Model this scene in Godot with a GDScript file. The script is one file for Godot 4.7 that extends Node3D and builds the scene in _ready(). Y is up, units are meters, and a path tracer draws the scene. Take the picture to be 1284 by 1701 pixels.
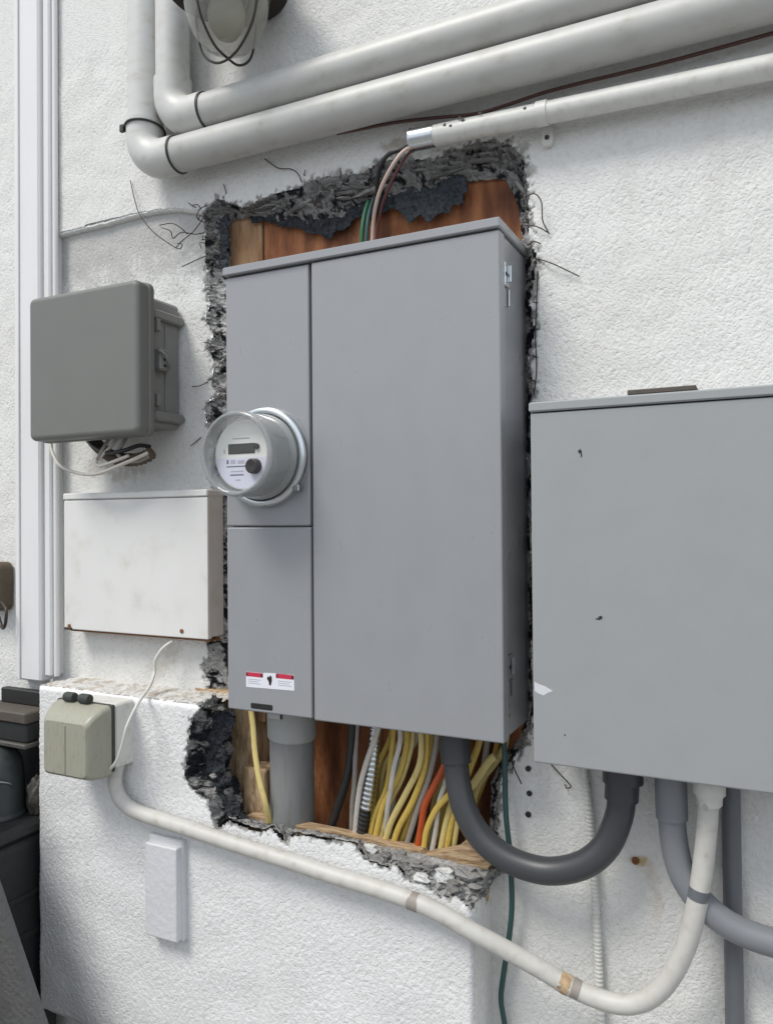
extends Node3D
# A stucco house wall opened up for a new electrical service panel. Metres, y up; the upper stucco plane is z = 0.

# ---------------------------------------------------------------- mesh builder
class MB:
	var p := PackedVector3Array()
	var n := PackedVector3Array()
	var c := PackedColorArray()
	var t := PackedInt32Array()
	var col := Color(1, 1, 1)

	func vert(a: Vector3, nn: Vector3) -> int:
		p.append(a); n.append(nn); c.append(col)
		return p.size() - 1

	func face(pts: Array, away_from: Vector3) -> void:   # flat convex face turned away from a point
		var nn: Vector3 = (pts[1] - pts[0]).cross(pts[2] - pts[0])
		if nn.length() < 1e-12 and pts.size() > 3:
			nn = (pts[2] - pts[0]).cross(pts[3] - pts[0])
		nn = nn.normalized()
		var mid := Vector3.ZERO
		for q in pts: mid += q
		mid /= pts.size()
		var flip := nn.dot(mid - away_from) < 0.0
		if flip: nn = -nn
		var i0 := p.size()
		for q in pts: vert(q, nn)
		for k in range(1, pts.size() - 1):
			if flip: t.append_array([i0, i0 + k, i0 + k + 1])
			else: t.append_array([i0, i0 + k + 1, i0 + k])

	func box(a: Vector3, b: Vector3, bev := 0.0015) -> void:   # chamfered box
		var ctr := (a + b) / 2.0
		var h := (b - a) / 2.0
		bev = minf(bev, minf(h.x, minf(h.y, h.z)) * 0.9)
		var g := h - Vector3(bev, bev, bev)
		var s := [-1.0, 1.0]
		var v := func(sx, sy, sz, ax):
			return ctr + Vector3(sx * (h.x if ax == 0 else g.x), sy * (h.y if ax == 1 else g.y), sz * (h.z if ax == 2 else g.z))
		for i in s:
			face([v.call(i, -1, -1, 0), v.call(i, 1, -1, 0), v.call(i, 1, 1, 0), v.call(i, -1, 1, 0)], ctr)
			face([v.call(-1, i, -1, 1), v.call(1, i, -1, 1), v.call(1, i, 1, 1), v.call(-1, i, 1, 1)], ctr)
			face([v.call(-1, -1, i, 2), v.call(1, -1, i, 2), v.call(1, 1, i, 2), v.call(-1, 1, i, 2)], ctr)
			for j in s:
				face([v.call(i, j, -1, 0), v.call(i, j, 1, 0), v.call(i, j, 1, 1), v.call(i, j, -1, 1)], ctr)
				face([v.call(i, -1, j, 0), v.call(i, 1, j, 0), v.call(i, 1, j, 2), v.call(i, -1, j, 2)], ctr)
				face([v.call(-1, i, j, 1), v.call(1, i, j, 1), v.call(1, i, j, 2), v.call(-1, i, j, 2)], ctr)
				for k in s:
					face([v.call(i, j, k, 0), v.call(i, j, k, 1), v.call(i, j, k, 2)], ctr)

	func rounded(a: Vector3, b: Vector3, r: float, seg := 5, rz := -1.0) -> void:   # box with rounded vertical corners and a rounded front (+z) edge
		if rz < 0.0: rz = r
		var rows := []
		rows.append([0.0, a.z])
		for k in seg + 1:
			var w := PI / 2.0 * k / seg
			rows.append([rz * (1.0 - cos(w)), b.z - rz + rz * sin(w)])
		var rings := []
		for row in rows:
			var ring := []
			var off: float = row[0]
			var rr := maxf(r - off, 0.0004)
			for q in 4:
				var cx: float = (b.x - r) if q == 0 or q == 3 else (a.x + r)
				var cy: float = (b.y - r) if q < 2 else (a.y + r)
				if off > r:
					cx += (r - off) if q == 0 or q == 3 else (off - r)
					cy += (r - off) if q < 2 else (off - r)
				for k in seg + 1:
					var w := PI / 2.0 * (q + float(k) / seg)
					ring.append(Vector3(cx + rr * cos(w), cy + rr * sin(w), row[1]))
			rings.append(ring)
		skin(rings, true)
		var ctr := (a + b) / 2.0
		face(rings[rings.size() - 1], ctr)
		face(rings[0], ctr)

	func skin(rings: Array, closed: bool, flip := false, tint = null) -> void:   # smooth surface over rings of points; rings run anticlockwise seen from their end
		var m: int = rings[0].size()
		var i0 := p.size()
		for r in rings.size():
			for k in m:
				var kn: int = (k + 1) % m if closed else mini(k + 1, m - 1)
				var kp: int = (k + m - 1) % m if closed else maxi(k - 1, 0)
				var rn: int = mini(r + 1, rings.size() - 1)
				var rp: int = maxi(r - 1, 0)
				var du: Vector3 = rings[r][kn] - rings[r][kp]
				var dv: Vector3 = rings[rn][k] - rings[rp][k]
				var nn := du.cross(dv).normalized()
				if tint != null: col = tint.call(rings[r][k])
				vert(rings[r][k], -nn if flip else nn)
		for r in rings.size() - 1:
			for k in (m if closed else m - 1):
				var k2: int = (k + 1) % m
				var a := i0 + r * m + k
				var b := i0 + r * m + k2
				var d := a + m
				var e := b + m
				if flip: t.append_array([a, b, e, a, e, d])
				else: t.append_array([a, e, b, a, d, e])

	func tube(path: Array, r, sides := 12, caps := true, flat := 1.0) -> void:   # r: a number or one radius per point
		var rings := []
		var up := Vector3(0.13, 0.31, 0.94)
		var tan := Vector3.ZERO
		for i in path.size():
			var d: Vector3 = path[mini(i + 1, path.size() - 1)] - path[maxi(i - 1, 0)]
			tan = d.normalized() if d.length() > 1e-9 else tan
			var x := up.cross(tan)
			if x.length() < 1e-3: x = Vector3(1, 0, 0.1).cross(tan)
			x = x.normalized()
			var y := tan.cross(x)
			up = y
			var rr: float = r[i] if r is Array else r
			var ring := []
			for k in sides:
				var w := TAU * k / sides
				ring.append(path[i] + x * (cos(w) * rr) + y * (sin(w) * rr * flat))
			rings.append(ring)
		skin(rings, true)
		if caps:
			face(rings[0], path[1])
			face(rings[rings.size() - 1], path[path.size() - 2])

	func lathe(prof: Array, at: Vector3, axis: Vector3, sides := 48, smooth := false) -> void:   # prof: Vector2(radius, height along axis)
		var z := axis.normalized()
		var x := Vector3(0, 1, 0).cross(z)
		if x.length() < 0.01: x = Vector3(1, 0, 0)
		x = x.normalized()
		var y := z.cross(x)
		for s in prof.size() - 1:
			var a: Vector2 = prof[s]
			var b: Vector2 = prof[s + 1]
			var i0 := p.size()
			for e in 2:
				var q: Vector2 = [a, b][e]
				var d := b - a
				if smooth:
					d = (prof[mini(s + 1 + e, prof.size() - 1)] as Vector2) - (prof[maxi(s - 1 + e, 0)] as Vector2)
				var nr := Vector2(d.y, -d.x).normalized()
				for k in sides:
					var w := TAU * k / sides
					var o := x * cos(w) + y * sin(w)
					vert(at + o * q.x + z * q.y, (o * nr.x + z * nr.y).normalized())
			for k in sides:
				var k2 := (k + 1) % sides
				t.append_array([i0 + k, i0 + sides + k2, i0 + k2, i0 + k, i0 + sides + k, i0 + sides + k2])

	func slab(poly: Array, z0: float, z1: float) -> void:   # outline in x and y with thickness
		var pl := PackedVector2Array(poly)
		if Geometry2D.is_polygon_clockwise(pl): pl.reverse()
		var ix := Geometry2D.triangulate_polygon(pl)
		for f in 2:
			var i0 := p.size()
			var nz := 1.0 if f == 1 else -1.0
			for q in pl: vert(Vector3(q.x, q.y, z1 if f == 1 else z0), Vector3(0, 0, nz))
			for k in range(0, ix.size(), 3):
				var A := pl[ix[k]]; var B := pl[ix[k + 1]]; var C := pl[ix[k + 2]]
				var ccw := (B - A).cross(C - A) > 0.0
				if ccw == (f == 1): t.append_array([i0 + ix[k], i0 + ix[k + 2], i0 + ix[k + 1]])
				else: t.append_array([i0 + ix[k], i0 + ix[k + 1], i0 + ix[k + 2]])
		for k in pl.size():
			var a := pl[k]; var b := pl[(k + 1) % pl.size()]
			var d := b - a
			var nn := Vector3(d.y, -d.x, 0).normalized()
			var i0 := p.size()
			vert(Vector3(a.x, a.y, z0), nn); vert(Vector3(b.x, b.y, z0), nn); vert(Vector3(b.x, b.y, z1), nn); vert(Vector3(a.x, a.y, z1), nn)
			t.append_array([i0, i0 + 2, i0 + 1, i0, i0 + 3, i0 + 2])

	func rock(at: Vector3, r: Vector3, sd: int, sharp := 0.32) -> void:   # an angular lump with flat facets
		var g := RandomNumberGenerator.new()
		g.seed = sd
		var pts := []
		var rings := 4
		var m := 6
		pts.append([at + Vector3(0, r.y * g.randf_range(0.7, 1.0), 0)])
		for i in range(1, rings):
			var ring := []
			var la := PI * i / rings
			for k in m:
				var w := TAU * (k + 0.5 * (i % 2) + g.randf_range(-0.25, 0.25)) / m
				var f := 1.0 + g.randf_range(-sharp, sharp)
				ring.append(at + Vector3(cos(w) * sin(la) * r.x, cos(la) * r.y, sin(w) * sin(la) * r.z) * f)
			pts.append(ring)
		pts.append([at - Vector3(0, r.y * g.randf_range(0.7, 1.0), 0)])
		for i in rings:
			for k in m:
				var A: Array = pts[i]
				var B: Array = pts[i + 1]
				var a = A[k % A.size()]; var a2 = A[(k + 1) % A.size()]
				var b = B[k % B.size()]; var b2 = B[(k + 1) % B.size()]
				if A.size() > 1: face([a, a2, b], at)
				if B.size() > 1: face([a2 if A.size() > 1 else a, b2, b], at)

	func mesh() -> ArrayMesh:
		var a := []
		a.resize(Mesh.ARRAY_MAX)
		a[Mesh.ARRAY_VERTEX] = p; a[Mesh.ARRAY_NORMAL] = n; a[Mesh.ARRAY_COLOR] = c; a[Mesh.ARRAY_INDEX] = t
		var m := ArrayMesh.new()
		m.add_surface_from_arrays(Mesh.PRIMITIVE_TRIANGLES, a)
		return m

# ---------------------------------------------------------------- scene helpers
var M := {}
var used := {}
var rng := RandomNumberGenerator.new()

func numbered(called: String) -> String:
	if not used.has(called):
		used[called] = 0
		return called
	used[called] += 1
	return "%s_%03d" % [called, used[called]]

func thing(called: String, label: String, category: String, at := Vector3.ZERO, group := "") -> Node3D:
	var o := Node3D.new()
	o.name = numbered(called)
	add_child(o)
	o.position = at
	o.set_meta("label", label); o.set_meta("category", category)
	if group: o.set_meta("group", group)
	return o

func part(called: String, b: MB, m: Material, parent: Node3D, label := "") -> MeshInstance3D:
	var o := MeshInstance3D.new()
	o.name = called
	o.mesh = b.mesh()
	o.material_override = m
	parent.add_child(o, true)
	if parent != self:   # shapes are written in the scene's own coordinates
		var up: Vector3 = parent.position
		if parent.get_parent() != self: up += parent.get_parent().position
		o.position = -up if parent.get_parent() == self else Vector3.ZERO
	if label: o.set_meta("label", label)
	return o

func single(called: String, b: MB, m: Material, label: String, category: String, group := "") -> MeshInstance3D:
	var o := MeshInstance3D.new()
	o.name = numbered(called)
	o.mesh = b.mesh()
	o.material_override = m
	add_child(o)
	o.set_meta("label", label); o.set_meta("category", category)
	if group: o.set_meta("group", group)
	return o

func smooth_path(pts: Array, step := 0.006) -> Array:
	var out := []
	for i in pts.size() - 1:
		var a: Vector3 = pts[maxi(i - 1, 0)]; var b: Vector3 = pts[i]; var c: Vector3 = pts[i + 1]; var d: Vector3 = pts[mini(i + 2, pts.size() - 1)]
		if i == 0: a = b + (b - c)
		if i + 2 > pts.size() - 1: d = c + (c - b)
		var k := maxi(1, int(b.distance_to(c) / step))
		for j in k: out.append(b.cubic_interpolate(c, a, d, float(j) / k))
	out.append(pts[pts.size() - 1])
	return out

func tube_of(pts: Array, r: float, sides := 12, step := 0.006) -> MB:
	var b := MB.new()
	b.tube(smooth_path(pts, step), r, sides)
	return b

func ribbed(pts: Array, r: float, depth: float, pitch: float, sides := 14) -> MB:
	var path := smooth_path(pts, pitch / 4.0)
	var rr := []
	for i in path.size(): rr.append(r - depth * (0.5 - 0.5 * cos(TAU * i / 4.0)) * (1.0 if i % 4 != 0 else 0.0))
	var b := MB.new()
	b.tube(path, rr, sides)
	return b

func noise(freq: float, sd: int, kind := FastNoiseLite.TYPE_SIMPLEX_SMOOTH, oct := 1) -> FastNoiseLite:
	var f := FastNoiseLite.new()
	f.noise_type = kind; f.frequency = freq; f.seed = sd
	if oct > 1:
		f.fractal_type = FastNoiseLite.FRACTAL_FBM; f.fractal_octaves = oct
	else:
		f.fractal_type = FastNoiseLite.FRACTAL_NONE
	return f

func color_tex(f: FastNoiseLite, stops: Array, size := 512) -> ImageTexture:   # stops: [position, linear colour]
	var g := Gradient.new()
	g.offsets = PackedFloat32Array(stops.map(func(s): return s[0]))
	g.colors = PackedColorArray(stops.map(func(s): return (s[1] as Color).linear_to_srgb()))
	var src := f.get_seamless_image(size, size)
	src.convert(Image.FORMAT_L8)
	var d := src.get_data()
	var lut := PackedByteArray()
	for k in 256:
		var q := g.sample(k / 255.0)
		lut.append(int(clampf(q.r, 0, 1) * 255)); lut.append(int(clampf(q.g, 0, 1) * 255)); lut.append(int(clampf(q.b, 0, 1) * 255))
	var o := PackedByteArray()
	o.resize(size * size * 3)
	for k in d.size():
		var s := d[k] * 3
		var w := k * 3
		o[w] = lut[s]; o[w + 1] = lut[s + 1]; o[w + 2] = lut[s + 2]
	var im := Image.create_from_data(size, size, false, Image.FORMAT_RGB8, o)
	return ImageTexture.create_from_image(im)

func bump_tex(f: FastNoiseLite, strength: float, size := 512, flat_above := 256) -> ImageTexture:   # flat_above: heights over this level are worn almost flat, leaving pits
	var im := f.get_seamless_image(size, size)
	im.convert(Image.FORMAT_L8)
	if flat_above < 256:
		var d := im.get_data()
		for k in d.size():
			if d[k] > flat_above: d[k] = flat_above + int((d[k] - flat_above) * 0.22)
		im = Image.create_from_data(size, size, false, Image.FORMAT_L8, d)
	im.bump_map_to_normal_map(strength)
	return ImageTexture.create_from_image(im)

func mat(col: Color, rough: float, metal := 0.0, opt := {}) -> StandardMaterial3D:   # col: linear base colour
	var m := StandardMaterial3D.new()
	m.albedo_color = col.linear_to_srgb()
	m.roughness = rough
	m.metallic = metal
	if opt.has("tex"):
		m.albedo_texture = opt.tex
	if opt.has("rough_tex"):
		m.roughness_texture = opt.rough_tex
	if opt.has("bump"):
		m.normal_enabled = true
		m.normal_texture = opt.bump
		m.normal_scale = opt.get("bump_scale", 1.0)
	if opt.has("tex") or opt.has("bump") or opt.has("rough_tex"):
		m.uv1_triplanar = true
		m.uv1_world_triplanar = true
		m.uv1_scale = opt.get("scale", Vector3.ONE)
	if opt.get("vertex", false):
		m.vertex_color_use_as_albedo = true
	if opt.has("alpha"):
		m.transparency = BaseMaterial3D.TRANSPARENCY_ALPHA
		m.albedo_color.a = opt.alpha
	m.metallic_specular = opt.get("spec", 0.5)
	return m

func gray(v: float) -> Color: return Color(v, v, v)

func make_materials() -> void:
	var mott := color_tex(noise(0.03, 3, FastNoiseLite.TYPE_SIMPLEX_SMOOTH, 5), [[0.0, Color(0.86, 0.85, 0.82)], [0.35, Color(0.96, 0.96, 0.95)], [0.6, Color(1, 1, 1)], [1.0, Color(0.98, 0.985, 0.99)]], 1024)
	var grit := bump_tex(noise(0.075, 9, FastNoiseLite.TYPE_SIMPLEX_SMOOTH, 3), 8.0, 1024, 112)
	var fine := bump_tex(noise(0.05, 8, FastNoiseLite.TYPE_SIMPLEX_SMOOTH, 3), 5.0)
	M.stucco = mat(Color(1, 1, 1), 0.85, 0.0, {tex = mott, bump = grit, bump_scale = 0.7, scale = Vector3.ONE * 2.3, vertex = true, spec = 0.3})
	M.mortar = mat(Color(1, 1, 1), 0.95, 0.0, {bump = fine, bump_scale = 1.2, scale = Vector3.ONE * 4.0, vertex = true, spec = 0.2})
	var smooth_b := bump_tex(noise(0.02, 18, FastNoiseLite.TYPE_SIMPLEX_SMOOTH, 3), 1.5)
	var smear := color_tex(noise(0.008, 21, FastNoiseLite.TYPE_SIMPLEX_SMOOTH, 4), [[0.0, gray(0.955)], [0.5, gray(0.988)], [1.0, gray(1.0)]])
	var rmap := color_tex(noise(0.01, 23, FastNoiseLite.TYPE_SIMPLEX_SMOOTH, 4), [[0.0, gray(0.80)], [0.5, gray(0.9)], [1.0, gray(1.0)]])
	var drip := color_tex(noise(0.012, 25, FastNoiseLite.TYPE_SIMPLEX_SMOOTH, 5), [[0.0, gray(0.965)], [0.4, gray(0.988)], [0.6, gray(1.0)], [1.0, gray(1.0)]])
	var rub := color_tex(noise(0.014, 27, FastNoiseLite.TYPE_SIMPLEX_SMOOTH, 5), [[0.0, gray(0.78)], [0.45, gray(0.92)], [1.0, gray(1.0)]])
	M.steel_paint = mat(Color(0.285, 0.292, 0.305), 0.30, 0.0, {tex = drip, rough_tex = rub, bump = smooth_b, bump_scale = 0.03, scale = Vector3(2.2, 1.3, 2.2), spec = 0.65})
	M.old_paint = mat(Color(0.315, 0.328, 0.333), 0.42, 0.0, {tex = drip, rough_tex = rub, bump = smooth_b, bump_scale = 0.03, scale = Vector3.ONE * 1.7, spec = 0.5})
	M.box_gray = mat(Color(0.165, 0.167, 0.155), 0.5, 0.0, {tex = smear, bump = smooth_b, bump_scale = 0.08, scale = Vector3.ONE * 3.0})
	M.box_base = mat(Color(0.23, 0.232, 0.218), 0.65, 0.0, {tex = smear, bump = smooth_b, bump_scale = 0.15, scale = Vector3.ONE * 5.0})
	M.zinc = mat(Color(0.62, 0.65, 0.66), 0.28, 1.0, {rough_tex = rmap, bump = smooth_b, bump_scale = 0.1, scale = Vector3.ONE * 9.0})
	M.dull_zinc = mat(Color(0.40, 0.42, 0.43), 0.42, 1.0, {rough_tex = rmap, bump = smooth_b, bump_scale = 0.2, scale = Vector3.ONE * 9.0})
	var grime := color_tex(noise(0.02, 31, FastNoiseLite.TYPE_SIMPLEX_SMOOTH, 5), [[0.0, Color(0.74, 0.71, 0.66)], [0.28, Color(0.93, 0.92, 0.90)], [0.5, Color(0.985, 0.985, 0.98)], [1.0, Color(1, 1, 1)]])
	var grime_faint := color_tex(noise(0.02, 35, FastNoiseLite.TYPE_SIMPLEX_SMOOTH, 5), [[0.0, Color(0.84, 0.81, 0.76)], [0.27, Color(0.955, 0.945, 0.93)], [0.45, Color(0.99, 0.99, 0.985)], [1.0, Color(1, 1, 1)]])
	M.white_pipe = mat(Color(0.60, 0.60, 0.58), 0.44, 0.0, {tex = grime, bump = smooth_b, bump_scale = 0.12, scale = Vector3(1.6, 3.0, 3.0)})
	M.worn_conduit = mat(Color(0.56, 0.55, 0.52), 0.5, 0.0, {tex = color_tex(noise(0.025, 33, FastNoiseLite.TYPE_SIMPLEX_SMOOTH, 5), [[0.0, Color(0.66, 0.63, 0.58)], [0.25, Color(0.90, 0.885, 0.86)], [0.5, Color(0.98, 0.975, 0.965)], [1.0, Color(1, 1, 1)]]), bump = smooth_b, bump_scale = 0.12, scale = Vector3.ONE * 2.4})
	M.pipe_run = mat(Color(0.50, 0.498, 0.475), 0.42, 0.0, {tex = grime, bump = smooth_b, bump_scale = 0.12, scale = Vector3(1.6, 3.0, 3.0)})
	M.white_conduit = mat(Color(0.66, 0.655, 0.62), 0.45, 0.0, {tex = grime, bump = smooth_b, bump_scale = 0.15, scale = Vector3.ONE * 3.5})
	M.white_metal = mat(Color(0.73, 0.725, 0.705), 0.45, 0.0, {tex = grime_faint, bump = smooth_b, bump_scale = 0.12, scale = Vector3.ONE * 1.1})
	M.white_trim = mat(Color(0.74, 0.74, 0.735), 0.5, 0.0, {tex = smear, bump = smooth_b, bump_scale = 0.1, scale = Vector3(3, 0.6, 3)})
	M.plate = mat(Color(0.62, 0.63, 0.65), 0.5, 0.0, {tex = smear, bump = fine, bump_scale = 0.15, scale = Vector3.ONE * 2.0})
	M.gray_pvc = mat(Color(0.13, 0.14, 0.155), 0.42, 0.0, {tex = smear, bump = smooth_b, bump_scale = 0.1, scale = Vector3.ONE * 6.0})
	M.dark_pvc = mat(Color(0.05, 0.053, 0.058), 0.4, 0.0, {tex = smear, bump = smooth_b, bump_scale = 0.1, scale = Vector3.ONE * 6.0})
	M.gray_pvc_light = mat(Color(0.20, 0.211, 0.228), 0.42, 0.0, {tex = smear, bump = smooth_b, bump_scale = 0.1, scale = Vector3.ONE * 6.0})
	M.riser = mat(Color(0.23, 0.235, 0.235), 0.55, 0.0, {tex = grime, bump = smooth_b, bump_scale = 0.2, scale = Vector3(9.0, 1.2, 9.0)})
	var grain := color_tex(noise(0.012, 41, FastNoiseLite.TYPE_SIMPLEX_SMOOTH, 5), [[0.0, Color(0.085, 0.027, 0.010)], [0.4, Color(0.21, 0.072, 0.024)], [0.62, Color(0.29, 0.108, 0.038)], [1.0, Color(0.37, 0.165, 0.065)]])
	M.wood = mat(Color(1, 1, 1), 0.75, 0.0, {tex = grain, bump = fine, bump_scale = 0.4, scale = Vector3(3.2, 0.8, 3.2)})
	var tan_tex := color_tex(noise(0.02, 43, FastNoiseLite.TYPE_SIMPLEX_SMOOTH, 5), [[0.0, Color(0.20, 0.115, 0.06)], [0.45, Color(0.42, 0.29, 0.17)], [1.0, Color(0.60, 0.46, 0.30)]])
	M.raw_wood = mat(Color(1, 1, 1), 0.85, 0.0, {tex = tan_tex, bump = fine, bump_scale = 0.6, scale = Vector3(5.0, 1.2, 5.0)})
	M.pale_wood = mat(Color(0.72, 0.60, 0.52), 0.8, 0.0, {tex = tan_tex, bump = fine, bump_scale = 0.5, scale = Vector3(3.0, 0.7, 3.0)})
	M.raw_edge = mat(Color(1, 1, 1), 0.85, 0.0, {tex = tan_tex, bump = fine, bump_scale = 0.8, scale = Vector3(2.0, 14.0, 14.0)})
	M.tar = mat(Color(1, 1, 1), 0.8, 0.0, {bump = fine, bump_scale = 1.3, scale = Vector3.ONE * 5.0, vertex = true, spec = 0.4})
	M.wire_rust = mat(Color(0.07, 0.055, 0.045), 0.7, 0.4)
	M.black = mat(gray(0.015), 0.5)
	M.black_rubber = mat(gray(0.022), 0.45, 0.0, {bump = smooth_b, bump_scale = 0.2, scale = Vector3.ONE * 8.0})
	M.yellow = mat(Color(0.63, 0.45, 0.10), 0.5, 0.0, {tex = grime, scale = Vector3.ONE * 6.0})
	M.yellow_pale = mat(Color(0.65, 0.53, 0.21), 0.5, 0.0, {tex = grime, scale = Vector3.ONE * 6.0})
	M.white_cable = mat(Color(0.56, 0.53, 0.48), 0.5, 0.0, {tex = grime, scale = Vector3.ONE * 6.0})
	M.gray_cable = mat(Color(0.30, 0.27, 0.24), 0.55, 0.0, {tex = grime, scale = Vector3.ONE * 6.0})
	M.orange = mat(Color(0.50, 0.085, 0.02), 0.45, 0.0, {tex = grime, scale = Vector3.ONE * 6.0})
	M.green = mat(Color(0.015, 0.12, 0.055), 0.45)
	M.dark_green = mat(Color(0.028, 0.075, 0.075), 0.5, 0.0, {tex = grime, scale = Vector3.ONE * 6.0})
	M.pink_wire = mat(Color(0.56, 0.42, 0.36), 0.5)
	M.maroon = mat(Color(0.10, 0.03, 0.03), 0.5)
	M.brown_wire = mat(Color(0.085, 0.035, 0.028), 0.55)
	M.glass = mat(Color(0.3, 0.31, 0.31), 0.03, 0.0, {alpha = 0.02, spec = 0.35})
	M.glass_side = mat(Color(0.36, 0.375, 0.37), 0.07, 0.0, {alpha = 0.38})
	M.glass_rim = mat(Color(0.32, 0.335, 0.33), 0.04, 0.0, {alpha = 0.55})
	M.meter_body = mat(Color(0.36, 0.37, 0.36), 0.4, 0.0, {tex = smear, scale = Vector3.ONE * 8.0})
	M.meter_face = mat(Color(0.70, 0.71, 0.67), 0.5)
	M.meter_label = mat(Color(0.62, 0.63, 0.72), 0.5)
	M.print_gray = mat(Color(0.16, 0.16, 0.20), 0.6)
	M.print_faint = mat(Color(0.40, 0.40, 0.46), 0.6)
	M.lcd = mat(Color(0.04, 0.042, 0.033), 0.5)
	M.port = mat(Color(0.02, 0.013, 0.013), 0.5)
	M.red = mat(Color(0.52, 0.03, 0.07), 0.45)
	M.sticker = mat(Color(0.74, 0.75, 0.80), 0.45)
	M.bubble = mat(Color(0.33, 0.325, 0.262), 0.38, 0.0, {tex = grime, bump = smooth_b, bump_scale = 0.3, scale = Vector3(14.0, 3.0, 14.0)})
	M.gasket = mat(Color(0.04, 0.045, 0.04), 0.7)
	M.lamp_metal = mat(Color(0.035, 0.028, 0.022), 0.5, 0.3, {bump = smooth_b, bump_scale = 0.3, scale = Vector3.ONE * 6.0})
	M.lamp_glass = mat(Color(0.42, 0.41, 0.35), 0.10, 0.0, {alpha = 0.40})
	M.lamp_bulb = mat(Color(0.30, 0.29, 0.22), 0.4)
	M.wire_guard = mat(Color(0.055, 0.045, 0.035), 0.5, 0.5)
	M.brown_tube = mat(Color(0.10, 0.075, 0.05), 0.7, 0.0, {tex = grime, scale = Vector3.ONE * 8.0})
	var soil := color_tex(noise(0.03, 51, FastNoiseLite.TYPE_SIMPLEX_SMOOTH, 5), [[0.0, Color(0.16, 0.158, 0.15)], [0.5, Color(0.26, 0.255, 0.245)], [1.0, Color(0.36, 0.35, 0.335)]])
	M.ground = mat(Color(1, 1, 1), 0.9, 0.0, {tex = soil, bump = fine, bump_scale = 1.0, scale = Vector3.ONE * 1.5})
	M.ledge_dirt = mat(Color(1, 1, 1), 0.95, 0.0, {tex = color_tex(noise(0.03, 57, FastNoiseLite.TYPE_SIMPLEX_SMOOTH, 4), [[0.0, Color(0.32, 0.26, 0.20)], [0.33, Color(0.48, 0.44, 0.39)], [0.5, Color(0.61, 0.60, 0.575)], [1.0, Color(0.66, 0.655, 0.64)]]), bump = fine, bump_scale = 0.6, scale = Vector3.ONE * 1.6})
	M.bin = mat(Color(0.022, 0.025, 0.026), 0.55, 0.0, {tex = grime, bump = smooth_b, bump_scale = 0.3, scale = Vector3.ONE * 2.0})
	M.bin_lid = mat(Color(0.05, 0.06, 0.062), 0.35, 0.0, {tex = grime, scale = Vector3.ONE * 2.0})
	M.bag = mat(Color(0.085, 0.080, 0.072), 0.5, 0.0, {tex = grime, bump = fine, bump_scale = 0.6, scale = Vector3.ONE * 6.0})
	M.board = mat(Color(0.105, 0.105, 0.105), 0.7, 0.0, {tex = grime, bump = fine, bump_scale = 0.4, scale = Vector3.ONE * 3.0})
	M.crate = mat(Color(0.09, 0.075, 0.062), 0.7, 0.0, {tex = grime, scale = Vector3.ONE * 4.0})
	M.rust = mat(Color(0.20, 0.09, 0.035), 0.85, 0.0, {tex = grime, scale = Vector3.ONE * 20.0})
	M.scuff = mat(Color(0.62, 0.63, 0.66), 0.5)
	M.tie = mat(gray(0.03), 0.45)

# ---------------------------------------------------------------- the wall
# outer edge of the broken-open stucco on the z = 0 plane, with the matching inner edge of the broken band
var TOP_O: Array = [Vector2(-0.3845, 2.054), Vector2(-0.3842, 2.1074), Vector2(-0.3912, 2.1598), Vector2(-0.3556, 2.1768), Vector2(-0.294, 2.1489), Vector2(-0.2315, 2.1612), Vector2(-0.178, 2.1609), Vector2(-0.1389, 2.1709), Vector2(-0.0858, 2.169), Vector2(-0.0369, 2.1611), Vector2(-0.0034, 2.1754), Vector2(0.0373, 2.1731), Vector2(0.099, 2.1558), Vector2(0.1318, 2.163), Vector2(0.1796, 2.1696), Vector2(0.2276, 2.156), Vector2(0.2533, 2.1289), Vector2(0.2578, 2.0815), Vector2(0.2602, 2.0231), Vector2(0.2579, 1.9945), Vector2(0.2733, 1.9679), Vector2(0.267, 1.9256), Vector2(0.2599, 1.8977), Vector2(0.2683, 1.8534), Vector2(0.257, 1.8018), Vector2(0.2653, 1.753), Vector2(0.2599, 1.7053), Vector2(0.2629, 1.6093), Vector2(0.257, 1.5136), Vector2(0.2619, 1.418), Vector2(0.257, 1.3222), Vector2(0.2602, 1.2461), Vector2(0.2479, 1.1923), Vector2(0.2177, 1.1568), Vector2(0.2033, 1.1238), Vector2(0.1985, 1.0454), Vector2(0.2019, 0.9879)]
var TOP_I: Array = [Vector2(-0.3522, 2.0596), Vector2(-0.3518, 2.1076), Vector2(-0.3575, 2.1422), Vector2(-0.3354, 2.1455), Vector2(-0.2919, 2.1425), Vector2(-0.2497, 2.1256), Vector2(-0.1949, 2.1136), Vector2(-0.1484, 2.0963), Vector2(-0.1031, 2.0974), Vector2(-0.0589, 2.1116), Vector2(-0.01, 2.1135), Vector2(0.049, 2.1046), Vector2(0.0835, 2.1087), Vector2(0.1338, 2.125), Vector2(0.1718, 2.1225), Vector2(0.2118, 2.1165), Vector2(0.2261, 2.0916), Vector2(0.2361, 2.0646), Vector2(0.2379, 2.0393), Vector2(0.2396, 2.0091), Vector2(0.2413, 1.9789), Vector2(0.243, 1.9388), Vector2(0.2406, 1.9093), Vector2(0.2422, 1.8643), Vector2(0.2396, 1.8099), Vector2(0.2412, 1.7601), Vector2(0.2407, 1.7105), Vector2(0.2417, 1.6114), Vector2(0.2407, 1.5124), Vector2(0.2397, 1.4136), Vector2(0.2387, 1.3148), Vector2(0.2379, 1.2359), Vector2(0.2253, 1.1901), Vector2(0.1992, 1.1571), Vector2(0.1789, 1.1094), Vector2(0.1749, 1.0285), Vector2(0.1775, 0.9687)]
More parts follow.
